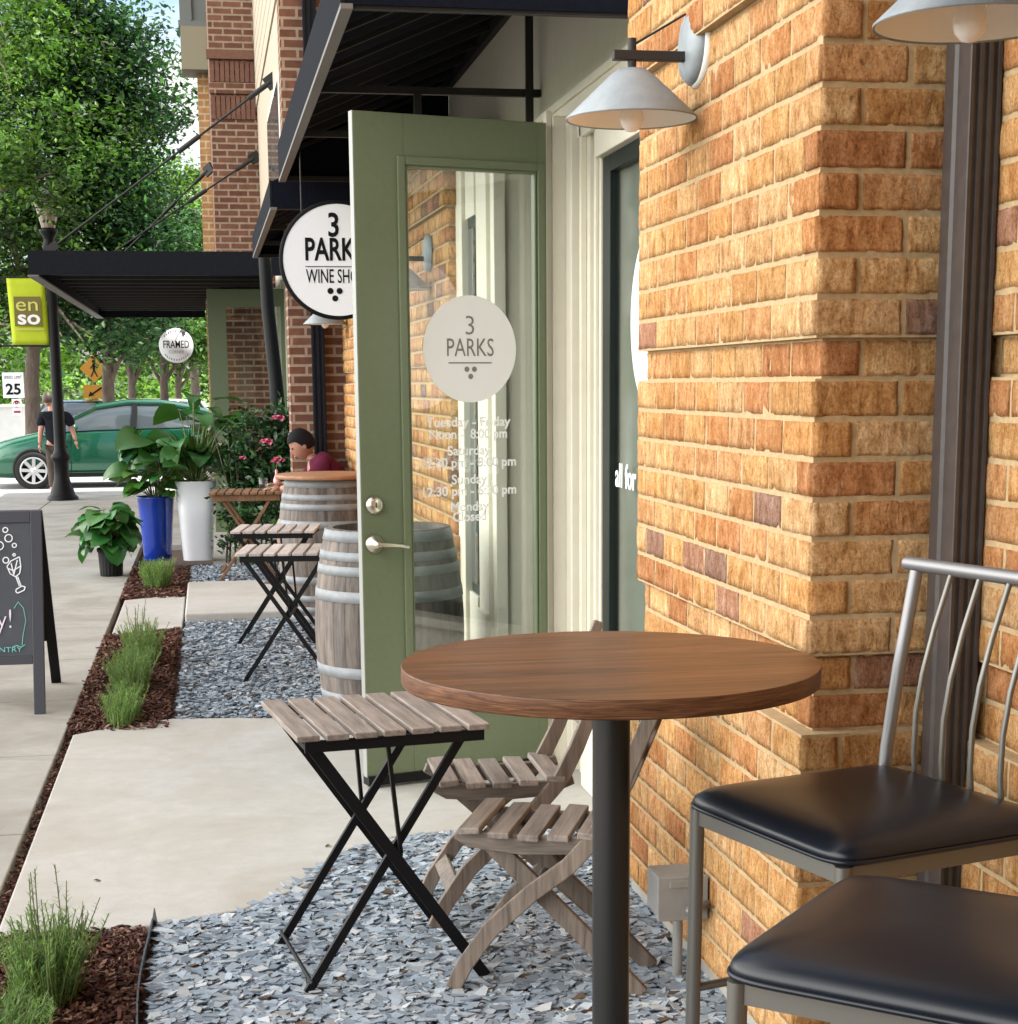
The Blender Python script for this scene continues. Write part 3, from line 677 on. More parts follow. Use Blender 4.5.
mb=MB();mb.box(-1.60,-1.50,16.46,26.53,2.585,2.60);mb.build('drip_edge',M['drip'],a3)
mb=MB()
for i in range(14): mb.box(-1.5,.7,17.1+i*.68,17.14+i*.68,2.68,2.738)
mb.build('joist',M['armmetal'],a3)
def rod(p0,p1):
    mb=MB();p0=Vector(p0);p1=Vector(p1);mb.tube([p0,p1],.011,10);d=(p1-p0).normalized()
    mb.tube([p1-d*.30,p1-d*.05],.024,10);mb.bar(p1-d*.1,p1+d*.03,.03,.12);mb.bar(p0-d*.02,p0+d*.12,.03,.08)
    mb.tube([p0+d*1.55,p0+d*1.8],.024,8)
    mb.build('tie_rod',M['frame_steel'],a3)
rod((-1.42,16.6,2.82),(.72,16.1,4.33));rod((-1.42,20.3,2.82),(.68,20.4,4.20));rod((-1.42,22.3,2.82),(.14,20.9,4.12))

# ------------------------------------------------------------------ neighbouring building: brown brick
nb=thing('shop_building','brown brick building with grey bay, next along the street','building',(1.5,18,0))
mb=MB();mb.box(.655,1.9,13.6,13.95,-.2,13);mb.box(.17,2,20.5,24.4,-.2,13)
mb.box(.16,.69,20.46,20.499,4.9,5.02);
mb.build('brick_wall',M['brown_brick'],nb)
SOL=speckle('soldier_brick',(.13,.058,.04),(.19,.09,.06),20,.85,.3,.004)
mb=MB()
for i in range(9): mb.box(.175+i*.057,.175+i*.057+.047,20.47,20.499,5.03,5.26)
mb.build('soldier_course',SOL,nb);mb=MB()
for i in range(9): mb.box(.175+i*.057,.175+i*.057+.047,20.475,20.499,4.62,4.88)
mb.build('soldier_course',SOL,nb);mb=MB();mb.box(.14,.70,20.44,20.5,5.28,5.38);mb.build('string_course',SOL,nb)
mb=MB();mb.box(.70,1.9,13.96,20.49,2.95,13)
for i in range(30): mb.box(.685,.70,13.96,20.49,4.75+i*.18,4.75+i*.18+.165)
mb.build('upper_siding',M['siding'],nb)
mb=MB();mb.box(.665,.70,14.3,16.8,2.98,4.10);wn=mb.build('window_frame',M['white_trim'],nb,bevel=.004)
for yy in (14.4,15.2,16.0):
    mb=MB();mb.box(.658,.664,yy,yy+.68,3.05,4.02);mb.build('pane',M['carglass'],wn)
mb=MB();mb.box(.85,1.9,13.96,20.49,-.2,.55);mb.box(.85,1.9,13.96,20.49,2.7,2.94)
for yy in (14.0,15.9,17.9,18.75,20.3): mb.box(.83,.95,yy,yy+.14,.55,2.7)
mb.build('shopfront_trim',M['cream'],nb)
mb=MB();mb.box(.90,.92,14.14,15.9,.55,2.7);mb.box(.90,.92,16.04,17.9,.55,2.7);mb.box(.9,.92,18.89,20.3,.55,2.7);mb.build('shop_window',M['carglass'],nb)
mb=MB();mb.box(1.0,14,13.96,24.0,2.95,13);mb.box(1.95,14,13.96,24,-.2,2.95);mb.box(1.6,1.9,13.96,24,-.2,2.95)
mb.build('wall',M['brown_brick'],nb)
mb=MB();mb.box(-.16,.17,22.6,23.2,5.53,13);mb.box(-.18,.17,22.58,23.22,6.05,6.12);mb.box(-.03,-.01,22.57,22.6,6.12,9);mb.build('bay',M['greysiding'],nb)
mb=MB();mb.box(-.155,.17,22.575,22.6,5.53,6.05);mb.build('bay_soffit',M['soffit'],nb)
mb=MB();mb.box(.03,.169,22.9,24.2,-.1,5.53);mb.build('corner_pier',M['tan_far'],nb)
# its open green door
mb=MB();dx0,dx1,dy=.035,.845,18.0
mb.box(dx0,dx0+.19,dy,dy+.045,.04,2.56);mb.box(dx1-.06,dx1,dy,dy+.045,.04,2.56);mb.box(dx0+.19,dx1-.06,dy,dy+.045,2.38,2.56);mb.box(dx0+.19,dx1-.06,dy,dy+.045,.04,.3)
nd=mb.build('door',M['greenpaint'],nb,bevel=.003)
mb=MB();mb.box(dx0+.19,dx1-.06,dy+.018,dy+.024,.3,2.38);mb.build('door_pane',M['door_glass'],nd)
mb=MB();mb.lathe([(.03,0),(.03,.02),(.001,.03)],(dx0+.07,dy,.97),16,axis='Y');mb.build('door_handle',M['nickel'],nd)

# ------------------------------------------------------------------ downpipes, junction box
def downpipe(label,x0,x1,y0,y1,z1,mt,ribs=3):
    mb=MB();w_=x1-x0;pr=[]
    n=ribs*2+1
    for i in range(n+1):
        x=x0+w_*i/n;
        pr+= [(x,y0+(.008 if i%2 else 0)),] 
    pts=[(x0,y1),(x0,y0+.004)]
    for i in range(n):
        o_=.007 if i%2 else 0
        pts+=[(x0+w_*(i+.12)/n,y0+o_),(x0+w_*(i+.88)/n,y0+o_)]
    pts+=[(x1,y0+.004),(x1,y1)]
    mid=[(x0,y0+(y1-y0)*.66),(x0+.006,y0+(y1-y0)*.6),(x0+.006,y0+(y1-y0)*.42),(x0,y0+(y1-y0)*.36)]
    pts=[pts[0]]+mid+pts[1:]
    mb.poly([(a,b,.06) for a,b in pts],(0,0,z1-.06))
    o=mb.build('downpipe',mt,base=(x0,y0,0));tag(o,label,'downpipe');return o
downpipe('brown ribbed downpipe in the corner behind the bar stools',1.530,1.598,3.285,3.405,6,M['downpipe'])
downpipe('slim grey downpipe beside the seated person, on brown brick',.83,.93,13.5,13.59,6,M['valance'],2)
jb=thing('junction_box','small grey electrical box low on the brick pilaster','junction box',(1.2,4.15,.25))
mb=MB();mb.box(1.115,1.245,4.08,4.20,.185,.295);mb.build('box',M['plasticgrey'],jb,bevel=.005)
mb=MB();mb.box(1.11,1.245,4.064,4.079,.18,.298);mb.box(1.14,1.2,4.06,4.064,.27,.292);mb.build('lid',M['plasticgrey'],jb,bevel=.003)
mb=MB();mb.tube([(1.185,4.14,.19),(1.185,4.14,-.03)],.014,12);mb.tube([(1.185,4.14,.20),(1.185,4.14,.165)],.02,12);mb.build('conduit',M['plasticgrey'],jb)
mb=MB();mb.tube([(1.25,4.07,.22),(1.19,4.02,.22)],.012,10);mb.sphere((1.185,4.015,.22),.016,12,8);mb.build('tap',M['silver'],jb)

# ------------------------------------------------------------------ gooseneck wall lamps
def lamp(label,cx,cy,cz,wallx,R_=.168,wire=True):
    r=thing('wall_lamp',label,'wall lamp',(wallx,cy,cz+.17),group='metal cone lamps on the brick')
    mb=MB();mb.lathe([(R_-.004,.003),(.05,.105),(.032,.118),(.028,.118),(.028,.123),(.036,.124),(.056,.110),(R_,.006),(R_+.001,0),(R_-.004,.003)],(cx,cy,cz),56)
    sh=mb.build('lamp_shade',[M['galv'],M['shade_in']],r)
    for p in sh.data.polygons:
        c=p.center;
    k=56
    for i,p in enumerate(sh.data.polygons): p.material_index=1 if i<k*3 else 0
    mb=MB();mb.lathe([(.0005,-.030),(.014,-.027),(.026,-.014),(.031,.004),(.028,.022),(.018,.045),(.015,.075)],(cx,cy,cz),24);mb.build('bulb',M['bulb'],r)
    mb=MB();za=cz+.158;mb.box(cx-.05,wallx-.01,cy-.013,cy+.013,za-.012,za+.012);mb.build('arm',M['armmetal'],r,bevel=.002)
    mb=MB();mb.tube([(cx,cy,cz+.118),(cx,cy,za+.042)],.0115,12);mb.tube([(cx,cy,cz+.125),(cx,cy,cz+.112)],.024,14);mb.build('stem',M['armmetal'],r)
    mb=MB();mb.tube([(cx+.01,cy,za+.03),(wallx-.03,cy,za+.105)],.003,8);mb.build('stay',M['armmetal'],r)
    mb=MB();mb.lathe([(.0005,-.035),(.05,-.034),(.082,-.028),(.096,-.014),(.097,0.0)],(wallx,cy,cz+.185),40,axis='X');mb.build('back_plate',M['galv'],r)
    return r
l1=lamp('galvanised cone lamp on the brick pilaster above the round table',1.101,4.35,2.236,1.272)
mb=MB();mb.lathe([(.10,-.012),(.108,-.008),(.11,0)],(1.272,4.335,2.425),30,axis='X');mb.build('sealant_ring',M['sealant'],l1)
lamp('cone lamp cut by the right edge of view, over the bar stools',1.345,2.9,2.186,1.6)
lamp('cone lamp seen through the glass of the open door',1.02,9.0,2.065,1.185)
lamp('small cone lamp under the round wine shop sign',.917,13.2,2.03,1.085)

# ------------------------------------------------------------------ round pedestal table
t=thing('round_table','round oiled teak bar table on a black pedestal, in the foreground','table',(.735,3.055,-.0))
cx,cy=.735,3.055
mb=MB();n=128
for y0,y1,c in [(-.397+i*.0662,-.397+(i+1)*.0662,random.uniform(.66,1.3)) for i in range(12)]:
    seg=[]
    k=18
    xs=lambda y:math.sqrt(max(0,.3955**2-y*y))
    yy=[y0+(y1-y0)*j/k for j in range(k+1)]
    pts=[(cx+xs(y),cy+y,1.05) for y in yy]+[(cx-xs(y),cy+y,1.05) for y in reversed(yy)]
    mb.add(pts,[tuple(range(len(pts)))],col=(c,c*random.uniform(.96,1.03),c))
mb.build('tabletop',M['tabletop'],t)
mb=MB();mb.lathe([(.3952,1.0499),(.3962,1.0494),(.3968,1.048),(.397,1.0455),(.397,1.0185),(.3955,1.0155),(.392,1.015),(.001,1.015)],(cx,cy,0),n);mb.build('edge_band',M['tabledge'],t)
mb=MB();mb.tube([(cx+.004,cy,.03),(cx+.004,cy,1.0)],.0365,40);mb.build('post',mat('black_powdercoat',(.016,.016,.016),.38,.2),t)
mb=MB();mb.lathe([(.001,1.014),(.12,1.014),(.12,1.004),(.04,.985),(.04,.98)],(cx,cy,0),32);mb.build('bracket',M['blacksteel'],t)
mb=MB();mb.lathe([(.04,.05),(.07,.035),(.26,.018),(.27,.008),(.27,0),(.001,0)],(cx,cy,0),48);mb.build('base_plate',M['blacksteel'],t)

# ------------------------------------------------------------------ bar stools
def stool(label,c,ang,name='bar_stool'):
    r=thing(name,label,'bar stool',(c[0],c[1],0),local=True,rot=ang,group='black vinyl bar stools')
    hw=.251
    # cushion: rounded square, domed
    mb=MB();n=60;prof=[(.90,.757),(.965,.760),(.995,.768),(1.0,.775),(.985,.783),(.93,.794),(.82,.803),(.62,.811),(.35,.815),(.12,.816)]
    V=[];
    for s,z in prof:
        for j in range(n):
            a=2*math.pi*j/n;ex=.21 if s>.5 else .21+ (0.5-s)*1.2
            ca,sa=math.cos(a),math.sin(a);x=math.copysign(abs(ca)**(ex),ca)*hw*s;y=math.copysign(abs(sa)**(ex),sa)*hw*s
            V.append((x,y,z))
    mb.add(V,[(i*n+j,i*n+(j+1)%n,(i+1)*n+(j+1)%n,(i+1)*n+j) for i in range(len(prof)-1) for j in range(n)],smooth=True)
    mb.add([V[-n+j] for j in range(n)],[tuple(range(n))],smooth=True);mb.add([V[j] for j in range(n)],[tuple(range(n-1,-1,-1))])
    mb.build('seat',M['vinyl'],r)
    mb=MB();pipe=[(math.copysign(abs(math.cos(a))**.21,math.cos(a))*hw*1.0,math.copysign(abs(math.sin(a))**.21,math.sin(a))*hw*1.0,.766) for a in [2*math.pi*j/n for j in range(n+1)]];mb.tube(pipe,.0045,6,cap=False);mb.build('seat_piping',M['vinyl'],r)
    q=hw-.024
    mb=MB()
    for a,b in(((-q,-q),(q,-q)),((q,-q),(q,q)),((q,q),(-q,q)),((-q,q),(-q,-q))): mb.bar((a[0],a[1],.741),(b[0],b[1],.741),.012,.030)
    mb.build('seat_frame',M['stoolmetal'],r)
    for sx in(1,-1):
        for sy in(1,-1):
            mb=MB();mb.tube([(sx*q,sy*q,.757),(sx*(q+.002),sy*(q+.002),.5),(sx*(q+.006),sy*(q+.006),.008)],.0145,20);g=mb.build('leg',M['stoolmetal'],r)
            mb=MB();mb.tube([(sx*(q+.006),sy*(q+.006),.02),(sx*(q+.006),sy*(q+.006),0)],.0165,16);mb.build('foot_cap',M['blackpot'],g)
    mb=MB();h=.27;mb.tube([(q,-q,h),(q,q,h)],.009,14);mb.tube([(-q,-q,h+.07),(-q,q,h+.07)],.009,14);mb.tube([(-q,-q,h+.12),(q,-q,h+.12)],.009,14);mb.tube([(-q,q,h+.12),(q,q,h+.12)],.009,14);mb.build('foot_rest',M['stoolmetal'],r)
    for sy in(1,-1):
        mb=MB();mb.tube([(-q,sy*q,.745),(-q-.006,sy*q,.83),(-q-.032,sy*q,1.0),(-q-.068,sy*q,1.19)],.0135,18);mb.build('back_post',M['silver'],r)
    mb=MB();mb.tube([(-q-.071,-q-.03,1.203),(-q-.071,q+.03,1.203)],.0145,20);mb.sphere((-q-.071,-q-.03,1.203),.0145,14,8);mb.sphere((-q-.071,q+.03,1.203),.0145,14,8);mb.build('top_rail',M['silver'],r)
    for i in range(4):
        y=-q+.105+(2*q-.21)*i/3
        mb=MB();P=[Vector((-q+.006,y,.785)),Vector((-q+.012,y,.84)),Vector((-q+.010,y,.92)),Vector((-q-.004,y,1.0)),Vector((-q-.030,y,1.09)),Vector((-q-.068,y,1.195))]
        mb.tube(P,.0058,10);mb.build('spindle',M['stoolmetal'],r)
    return r
stool('bar stool behind, its spindle backrest in full view beside the downpipe',(1.190,2.888),R(196.5))
stool('nearest bar stool, only its black seat and legs in view',(1.012,2.13),R(138))

# ------------------------------------------------------------------ bistro tables with steel X legs
def bistro(label,c,ang,slat='greywood',n=7,wx=.525,dy=.53,leg='blacksteel',H_=.70,lw=.031):
    r=thing('bistro_table',label,'folding table',(c[0],c[1],0),local=True,rot=ang,group='small slatted folding tables')
    st=wx/n
    for i in range(n):
        x0=-wx/2+i*st+.008;k=random.uniform(.85,1.15)
        mb=MB();mb.col=(k,k,k);o=random.uniform(-.003,.003);mb.box(x0,x0+st-.016,-dy/2+o,dy/2+o,H_-.016,H_);mb.build('slat',M[slat],r,bevel=.003)
    b=M[leg]
    mb=MB()
    for y in(-dy/2+.018,dy/2-.018):
        mb.box(-wx/2+.03,wx/2-.02,y-.006,y+.006,H_-.046,H_-.0165)
    for x in (-wx/2+.035,wx/2-.03): mb.box(x-.005,x+.005,-dy/2+.025,dy/2-.025,H_-.04,H_-.025)
    mb.build('frame',b,r)
    for sy,in_ in((-1,0),(1,0)):
        y=sy*(dy/2-.035)
        mb=MB();mb.bar((-.215,y,H_-.03),(.245,y,0),lw,.014,up=(0,1,0));mb.build('leg',b,r)
        mb=MB();mb.bar((.205,y-sy*.03,H_-.03),(-.235,y-sy*.03,0),.022,.014,up=(0,1,0));mb.build('leg',b,r)
    mb=MB();
    for x in(-.225,.235): mb.tube([(x,-dy/2+.04,.03),(x,dy/2-.04,.03)],.006,8)
    mb.build('stretcher',b,r)
    mb=MB();y=-(dy/2-.045);mb.bar((-.01,y,H_-.04),(.02,y,.36),.010,.014,up=(0,1,0));mb.bar((.0,-y,H_-.04),(.02,-y,.36),.010,.014,up=(0,1,0));mb.tube([(.02,y,.355),(.02,-y,.355)],.006,8);mb.build('stay',b,r)
    return r
bistro('weathered grey slatted bistro table beside the round table, nearest of the folding tables',(.405,4.44),R(8))
bistro('pale slatted bistro table, the nearer of the pair beside the barrel',(.40,9.12),R(-8),'palewood',lw=.022)
bistro('pale slatted bistro table half hidden behind its twin by the barrel',(.395,10.5),R(-8),'palewood',lw=.022)
# brown wooden folding table of the seated person
def woodtable(label,c,ang):
    r=thing('folding_table',label,'folding table',(c[0],c[1],0),local=True,rot=ang,group='small slatted folding tables')
    for i in range(9):
        k=random.uniform(.85,1.2);mb=MB();mb.col=(k,k,k);mb.box(-.29+i*.065,-.29+i*.065+.056,-.28,.28,.715,.735);mb.build('slat',M['acacia'],r,bevel=.003)
    mb=MB();mb.box(-.27,.27,-.25,-.228,.665,.714);mb.box(-.27,.27,.228,.25,.665,.714);mb.box(-.26,-.24,-.2285,.2285,.67,.71);mb.box(.24,.26,-.2285,.2285,.67,.71);mb.build('frame',M['acacia'],r,bevel=.003)
    for sy in(-1,1):
        for sx in(-1,1):
            y=sy*(.21 if sx>0 else .18);mb=MB();mb.bar((sx*.20,y,.69),(-sx*.24,y,0),.024,.045,up=(0,1,0));mb.build('leg',M['acacia'],r,bevel=.003)
    mb=MB();mb.bar((-.21,-.2,.10),(-.21,.2,.10),.03,.02);mb.bar((.21,-.2,.10),(.21,.2,.10),.03,.02);mb.build('stretcher',M['acacia'],r)
    return r
woodtable('brown wooden folding table where the person in maroon sits',(.29,13.75),R(-4))

# ------------------------------------------------------------------ folding wooden chairs
def chair(label,c,ang,group='weathered wooden folding chairs'):
    r=thing('folding_chair',label,'folding chair',(c[0],c[1],0),local=True,rot=ang,group=group)
    wd=M['teakgrey'];wv=M['teakv'];hw=.152
    for s in(-1,1):
        y=s*hw
        mb=MB();k=random.uniform(.85,1.1);mb.col=(k,k,k)
        mb.plank([(.235,y,0),(.20,y,.07),(.13,y,.17),(.02,y,.275),(-.075,y,.35),(-.145,y,.43),(-.19,y,.52),(-.24,y,.64),(-.305,y,.80),(-.322,y,.85)],[.042,.044,.046,.046,.045,.047,.044,.041,.038,.028],.021)
        mb.build('back_leg' if False else 'leg',wv,r,bevel=.003)
        mb=MB();mb.col=(k*.9,)*3;yi=s*(hw-.045)
        mb.plank([(.165,yi,.415),(.06,yi,.315),(-.10,yi,.16),(-.26,yi,.0)],[.05,.05,.048,.045],.020);mb.build('leg',wv,r,bevel=.003)
        mb=MB();mb.col=(k,)*3;ym=s*(hw-.0225);mb.plank([(.225,ym,.418),(.19,ym,.405),(.05,ym,.395),(-.10,ym,.40),(-.185,ym,.425)],[.028,.045,.05,.045,.03],.021);mb.build('seat_rail',wd,r,bevel=.003)
        mb=MB()
        for p in((.14,.405),(-.02,.397),(-.158,.42),(.035,.262)): mb.lathe([(.0075,0),(.006,.003),(.001,.004)],(p[0],y-s*.0,p[1]),12,axis='Y') if s<0 else mb.lathe([(.0075,0),(.006,.003),(.001,.004)],(p[0],y-.021,p[1]),12,axis='Y')
        mb.v=[(a,b-(.0108 if s<0 else 0),c_) for a,b,c_ in mb.v]
        mb.build('bolt',M['silver'],r)
    for i in range(5):
        x=.185-i*.078;z=.432-.012*math.sin(math.pi*i/4);k=random.uniform(.85,1.25);mb=MB();mb.col=(k,k,k)
        tl=.12-.06*i;T=Matrix.Translation((x,0,z))@Matrix.Rotation(tl*.6,4,'Y');mb.T=T
        mb.box(-.028,.028,-hw-.012,hw+.012,-.008,.010);mb.build('slat',M['greywood'],r,bevel=.003)
    for z,x in((.60,-.222),(.68,-.255),(.76,-.288)):
        mb=MB();mb.T=Matrix.Translation((x,0,z))@Matrix.Rotation(-.4,4,'Y');mb.box(-.006,.006,-hw+.010,hw-.010,-.024,.024);mb.build('back_slat',wd,r,bevel=.003)
    mb=MB();mb.bar((.175,-hw+.01,.115),(.175,hw-.01,.115),.05,.018,up=(1,0,1));mb.build('stretcher',wd,r,bevel=.003)
    mb=MB();mb.tube([(.035,-hw,.262),(.035,hw,.262)],.007,10);mb.build('pivot_rod',M['silver'],r)
    return r
chair('weathered folding chair in front, tucked against the black table post',(.855,4.22),R(158))
chair('folding chair behind, its tall back posts rising to the round table top',(.835,4.82),R(179))
chair('wooden folding chair the person in maroon sits on',(.90,13.25),R(180))

# ------------------------------------------------------------------ wine barrels
def barrel(label,c,Hh=.93,rb=.345,rh=.285):
    r=thing('wine_barrel',label,'barrel',(c[0],c[1],c[2]),group='oak wine barrels')
    rad=lambda z:rh+(rb-rh)*(1-((z-Hh/2)/(Hh/2))**2)**1.0*1.0
    mb=MB();n=30;seg=4
    for i in range(n):
        k=random.uniform(.75,1.3);wr=random.uniform(.96,1.04);col=(k*wr,k,k/wr)
        A=[];zz=[Hh*j/14 for j in range(15)]
        for z in zz:
            for s in range(seg+1):
                a=2*math.pi*(i+.012+(.976)*s/seg)/n;rr=rad(z)-(.0022 if s in(0,seg) else 0);A.append((c[0]+rr*math.cos(a),c[1]+rr*math.sin(a),c[2]+z))
        m_=seg+1
        mb.add(A,[(j*m_+s,j*m_+s+1,(j+1)*m_+s+1,(j+1)*m_+s) for j in range(14) for s in range(seg)],smooth=True,col=col)
        rr=rad(Hh);ri=rr-.03
        a0,a1=2*math.pi*i/n,2*math.pi*(i+1)/n
        mb.add([(c[0]+q*math.cos(a),c[1]+q*math.sin(a),c[2]+Hh-h_) for (q,a,h_) in((rr,a0,0),(rr,a1,0),(ri,a1,0),(ri,a0,0),(ri,a0,.04),(ri,a1,.04))],[(0,1,2,3),(3,2,5,4)],col=col)
    mb.build('stave_body',M['barrel'],r)
    mb=MB();mb.lathe([(.001,Hh-.035),(rh-.02,Hh-.035)],c,40);mb.lathe([(rad(z)-.003,z) for z in (0,.2,.5,.8,Hh-.04)],c,40);mb.build('head',M['barrel'],r)
    for z0,z1 in((Hh-.052,Hh-.003),(Hh-.135,Hh-.095),(Hh-.20,Hh-.158),(Hh-.318,Hh-.268),(.268,.318),(.15,.192),(.075,.115),(.003,.052)):
        mb=MB();mb.lathe([(rad(z0),z0),(rad(z0)+.0035,z0+.001),(rad(z1)+.0035,z1-.001),(rad(z1),z1)],c,60)
        for dz in(.3,.7): mb.sphere((c[0]+(rad(z0)+.004)*math.cos(4.1+z0*3),c[1]+(rad(z0)+.004)*math.sin(4.1+z0*3),c[2]+z0+(z1-z0)*dz),.005,8,6)
        mb.build('hoop',M['hoop'],r)
    return r
barrel('grey oak barrel half behind the open green door, nearer of the two',(.795,7.66,0))
b2=barrel('oak barrel carrying a round wooden top, behind the nearer barrel',(.78,11.35,.0),.955)
mb=MB();mb.lathe([(.001,0),(.348,0),(.352,.004),(.352,.024),(.347,.028),(.001,.028)],(.78,11.35,.956),64);tag(mb.build('barrel_top',M['lidwood'],base=(.78,11.35,.956)),'round reddish wooden top lying on the farther barrel','tabletop')

# ------------------------------------------------------------------ round hanging sign
def disc(mb,c,r_,y,n=72,rev=False): mb.add([(c[0]+r_*math.cos(2*math.pi*i/n),y,c[1]+r_*math.sin(2*math.pi*i/n)) for i in range(n)],[tuple(range(n))])
sg=thing('hanging_sign','round white wine shop sign hanging under the black awning','sign',(.70,9.0,2.5))
mb=MB();mb.lathe([(.285,.008),(.303,.010),(.305,.0),(.303,-.045),(.001,-.045)],(.70,9.0,2.213),72,axis='Y');mb.build('rim',M['black'],sg)
mb=MB();mb.lathe([(.0005,.006),(.294,.006)],(.70,9.0,2.213),72,axis='Y');mb.build('face',M['white'],sg)
yy=8.9925
text('lettering','3',M['black'],sg,(.682,yy,2.385),(1,0,0),(0,0,1),.17,.055,bold=.003)
text('lettering','PARKS',M['black'],sg,(.682,yy,2.262),(1,0,0),(0,0,1),.16,.305,bold=.0035)
text('lettering','WINE SHOP',M['black'],sg,(.685,yy,2.128),(1,0,0),(0,0,1),.10,.305,bold=.0005)
mb=MB();mb.box(.53,.84,yy-.001,yy+.001,2.178,2.182)
for a,b in((.657,2.056),(.705,2.056),(.681,2.018)): disc(mb,(a,b),.016,yy-.0005,24)
mb.build('grape_mark',M['black'],sg)
mb=MB();
for x in(.52,.88):
    mb.tube([(x,9.03,2.44),(x,9.03,2.762)],.004,8);mb.tube([(x,9.03,2.40),(x,9.03,2.45)],.008,8)
mb.build('hanger',M['armmetal'],sg)
fx,fy,fz,fr=-.44,26.75,2.185,.26
sg=thing('hanging_sign','small round white sign hung at the end of the far canopy','sign',(fx,fy,2.5))
mb=MB();mb.lathe([(.0005,.004),(fr,.004),(fr+.002,-.03),(.001,-.03)],(fx,fy,fz),56,axis='Y');mb.build('face',M['white'],sg)
GI=mat('grey_ink',(.22,.22,.22),.6)
text('lettering','FRAMED',M['black'],sg,(fx,fy-.006,fz+.012),(1,0,0),(0,0,1),.165,.39,bold=.001)
text('lettering','CORNER',GI,sg,(fx,fy-.006,fz-.10),(1,0,0),(0,0,1),.065,.23)
mb=MB()
for i in range(11):
    a=R(40+10*i)
    for q in(1,-1): mb.box(fx+.218*math.cos(a)-.008,fx+.218*math.cos(a)+.008,fy-.007,fy-.0055,fz+q*.218*math.sin(a)-.013,fz+q*.218*math.sin(a)+.013)
mb.build('border_marks',GI,sg)
for q in(-.15,.15):
    mb=MB();mb.tube([(fx+q,fy-.01,fz+.2),(fx+q,fy-.012,2.56),(fx+q,fy-.2,2.61)],.007,8);mb.build('hanger',M['armmetal'],sg)

# ------------------------------------------------------------------ sandwich board
sb=thing('sandwich_board','grey framed chalkboard sign standing on the sidewalk','sandwich board',(-1.15,8.5,0))
x1=-.835;x0=-1.48
ytop,ybf=8.62,8.27
yz=lambda z:ybf+(ytop-ybf)*z/.965
mb=MB()
def fbar(xa,xb,z0,z1,o=0,th=.022): mb.poly([(xa,yz(z0)+o,z0),(xb,yz(z0)+o,z0),(xb,yz(z1)+o,z1),(xa,yz(z1)+o,z1)],(0,th,.006))
fbar(x1-.055,x1,0,.965);fbar(x0,x0+.055,0,.965);fbar(x0+.055,x1-.055,.91,.965);fbar(x0+.055,x1-.055,.235,.275)
mb.build('frame',M['boardframe'],sb,bevel=.003)
mb=MB();fbar(x0+.056,x1-.056,.276,.909,.006,.010);mb.build('chalkboard',M['board'],sb)
mb=MB();
for xa in(x0,x1-.05): mb.poly([(xa,ytop+.03,.96),(xa+.05,ytop+.03,.96),(xa+.05,9.16,0),(xa,9.16,0)],(0,.022,.006))
mb.poly([(x0+.05,ytop+.10,.87),(x1-.05,ytop+.10,.87),(x1-.05,9.02,.25),(x0+.05,9.02,.25)],(0,.012,.003))
mb.build('rear_panel',M['blacksteel'],sb)
nrm=Vector((0,-.99,.35)).normalized();upv=Vector((0,.35,.99)).normalized()
def BP(x,z,o=.0035): p=Vector((x,yz(z)+.006,z));return p+nrm*o
def stroke(pts,mt,name='chalk_mark',r=.0028):
    mb=MB();P=[BP(a,b) for a,b in pts]
    for a,b in zip(P[:-1],P[1:]): mb.bar(a,b,r*2,.001,up=nrm)
    mb.build(name,mt,sb)
def ring(cx_,cz_,rr,mt): stroke([(cx_+rr*math.cos(2*math.pi*i/14),cz_+rr*math.sin(2*math.pi*i/14)) for i in range(15)],mt)
# pixel-free layout in board units: u from the right frame edge, z height
for u,z,rr in((.075,.835,.018),(.048,.800,.010),(.09,.875,.012),(.09,.73,.014),(.05,.755,.006),(.12,.80,.02),(.17,.86,.016)): ring(x1-.085-u-.0,z,rr,M['chalk'])
bx=x1-.055-.085
stroke([(bx-.03,.70),(bx-.015,.665),(bx+.010,.65),(bx+.030,.665),(bx+.036,.70),(bx+.030,.745),(bx-.012,.725),(bx-.03,.70)],M['chalk'])
stroke([(bx-.025,.69),(bx+.0,.68),(bx+.034,.70)],M['chalk']);stroke([(bx-.01,.715),(bx+.002,.66),(bx+.02,.73)],M['chalk'])
stroke([(bx+.012,.65),(bx+.028,.605)],M['chalk']);stroke([(bx+.02,.65),(bx+.036,.605)],M['chalk'])
stroke([(bx+.012,.59),(bx+.04,.605),(bx+.055,.60),(bx+.05,.585),(bx+.02,.572),(bx+.010,.578),(bx+.012,.59)],M['chalk'])
text('chalk_lettering','Today!',M['pinkchalk'],sb,BP(x1-.055-.245,.44),(1,0,.05),upv,.14,.30,bold=-.002)
stroke([(x1-.14,.50),(x1-.12,.53),(x1-.095,.50),(x1-.085,.44),(x1-.10,.37),(x1-.105,.325)],M['tealchalk'],r=.0015)
text('chalk_lettering','& PANTRY',M['tealchalk'],sb,BP(x1-.055-.15,.305),(1,0,0),upv,.035,.20)
stroke([(x1-.15,.318),(x1-.13,.325),(x1-.11,.316),(x1-.09,.327)],M['tealchalk'],r=.002)

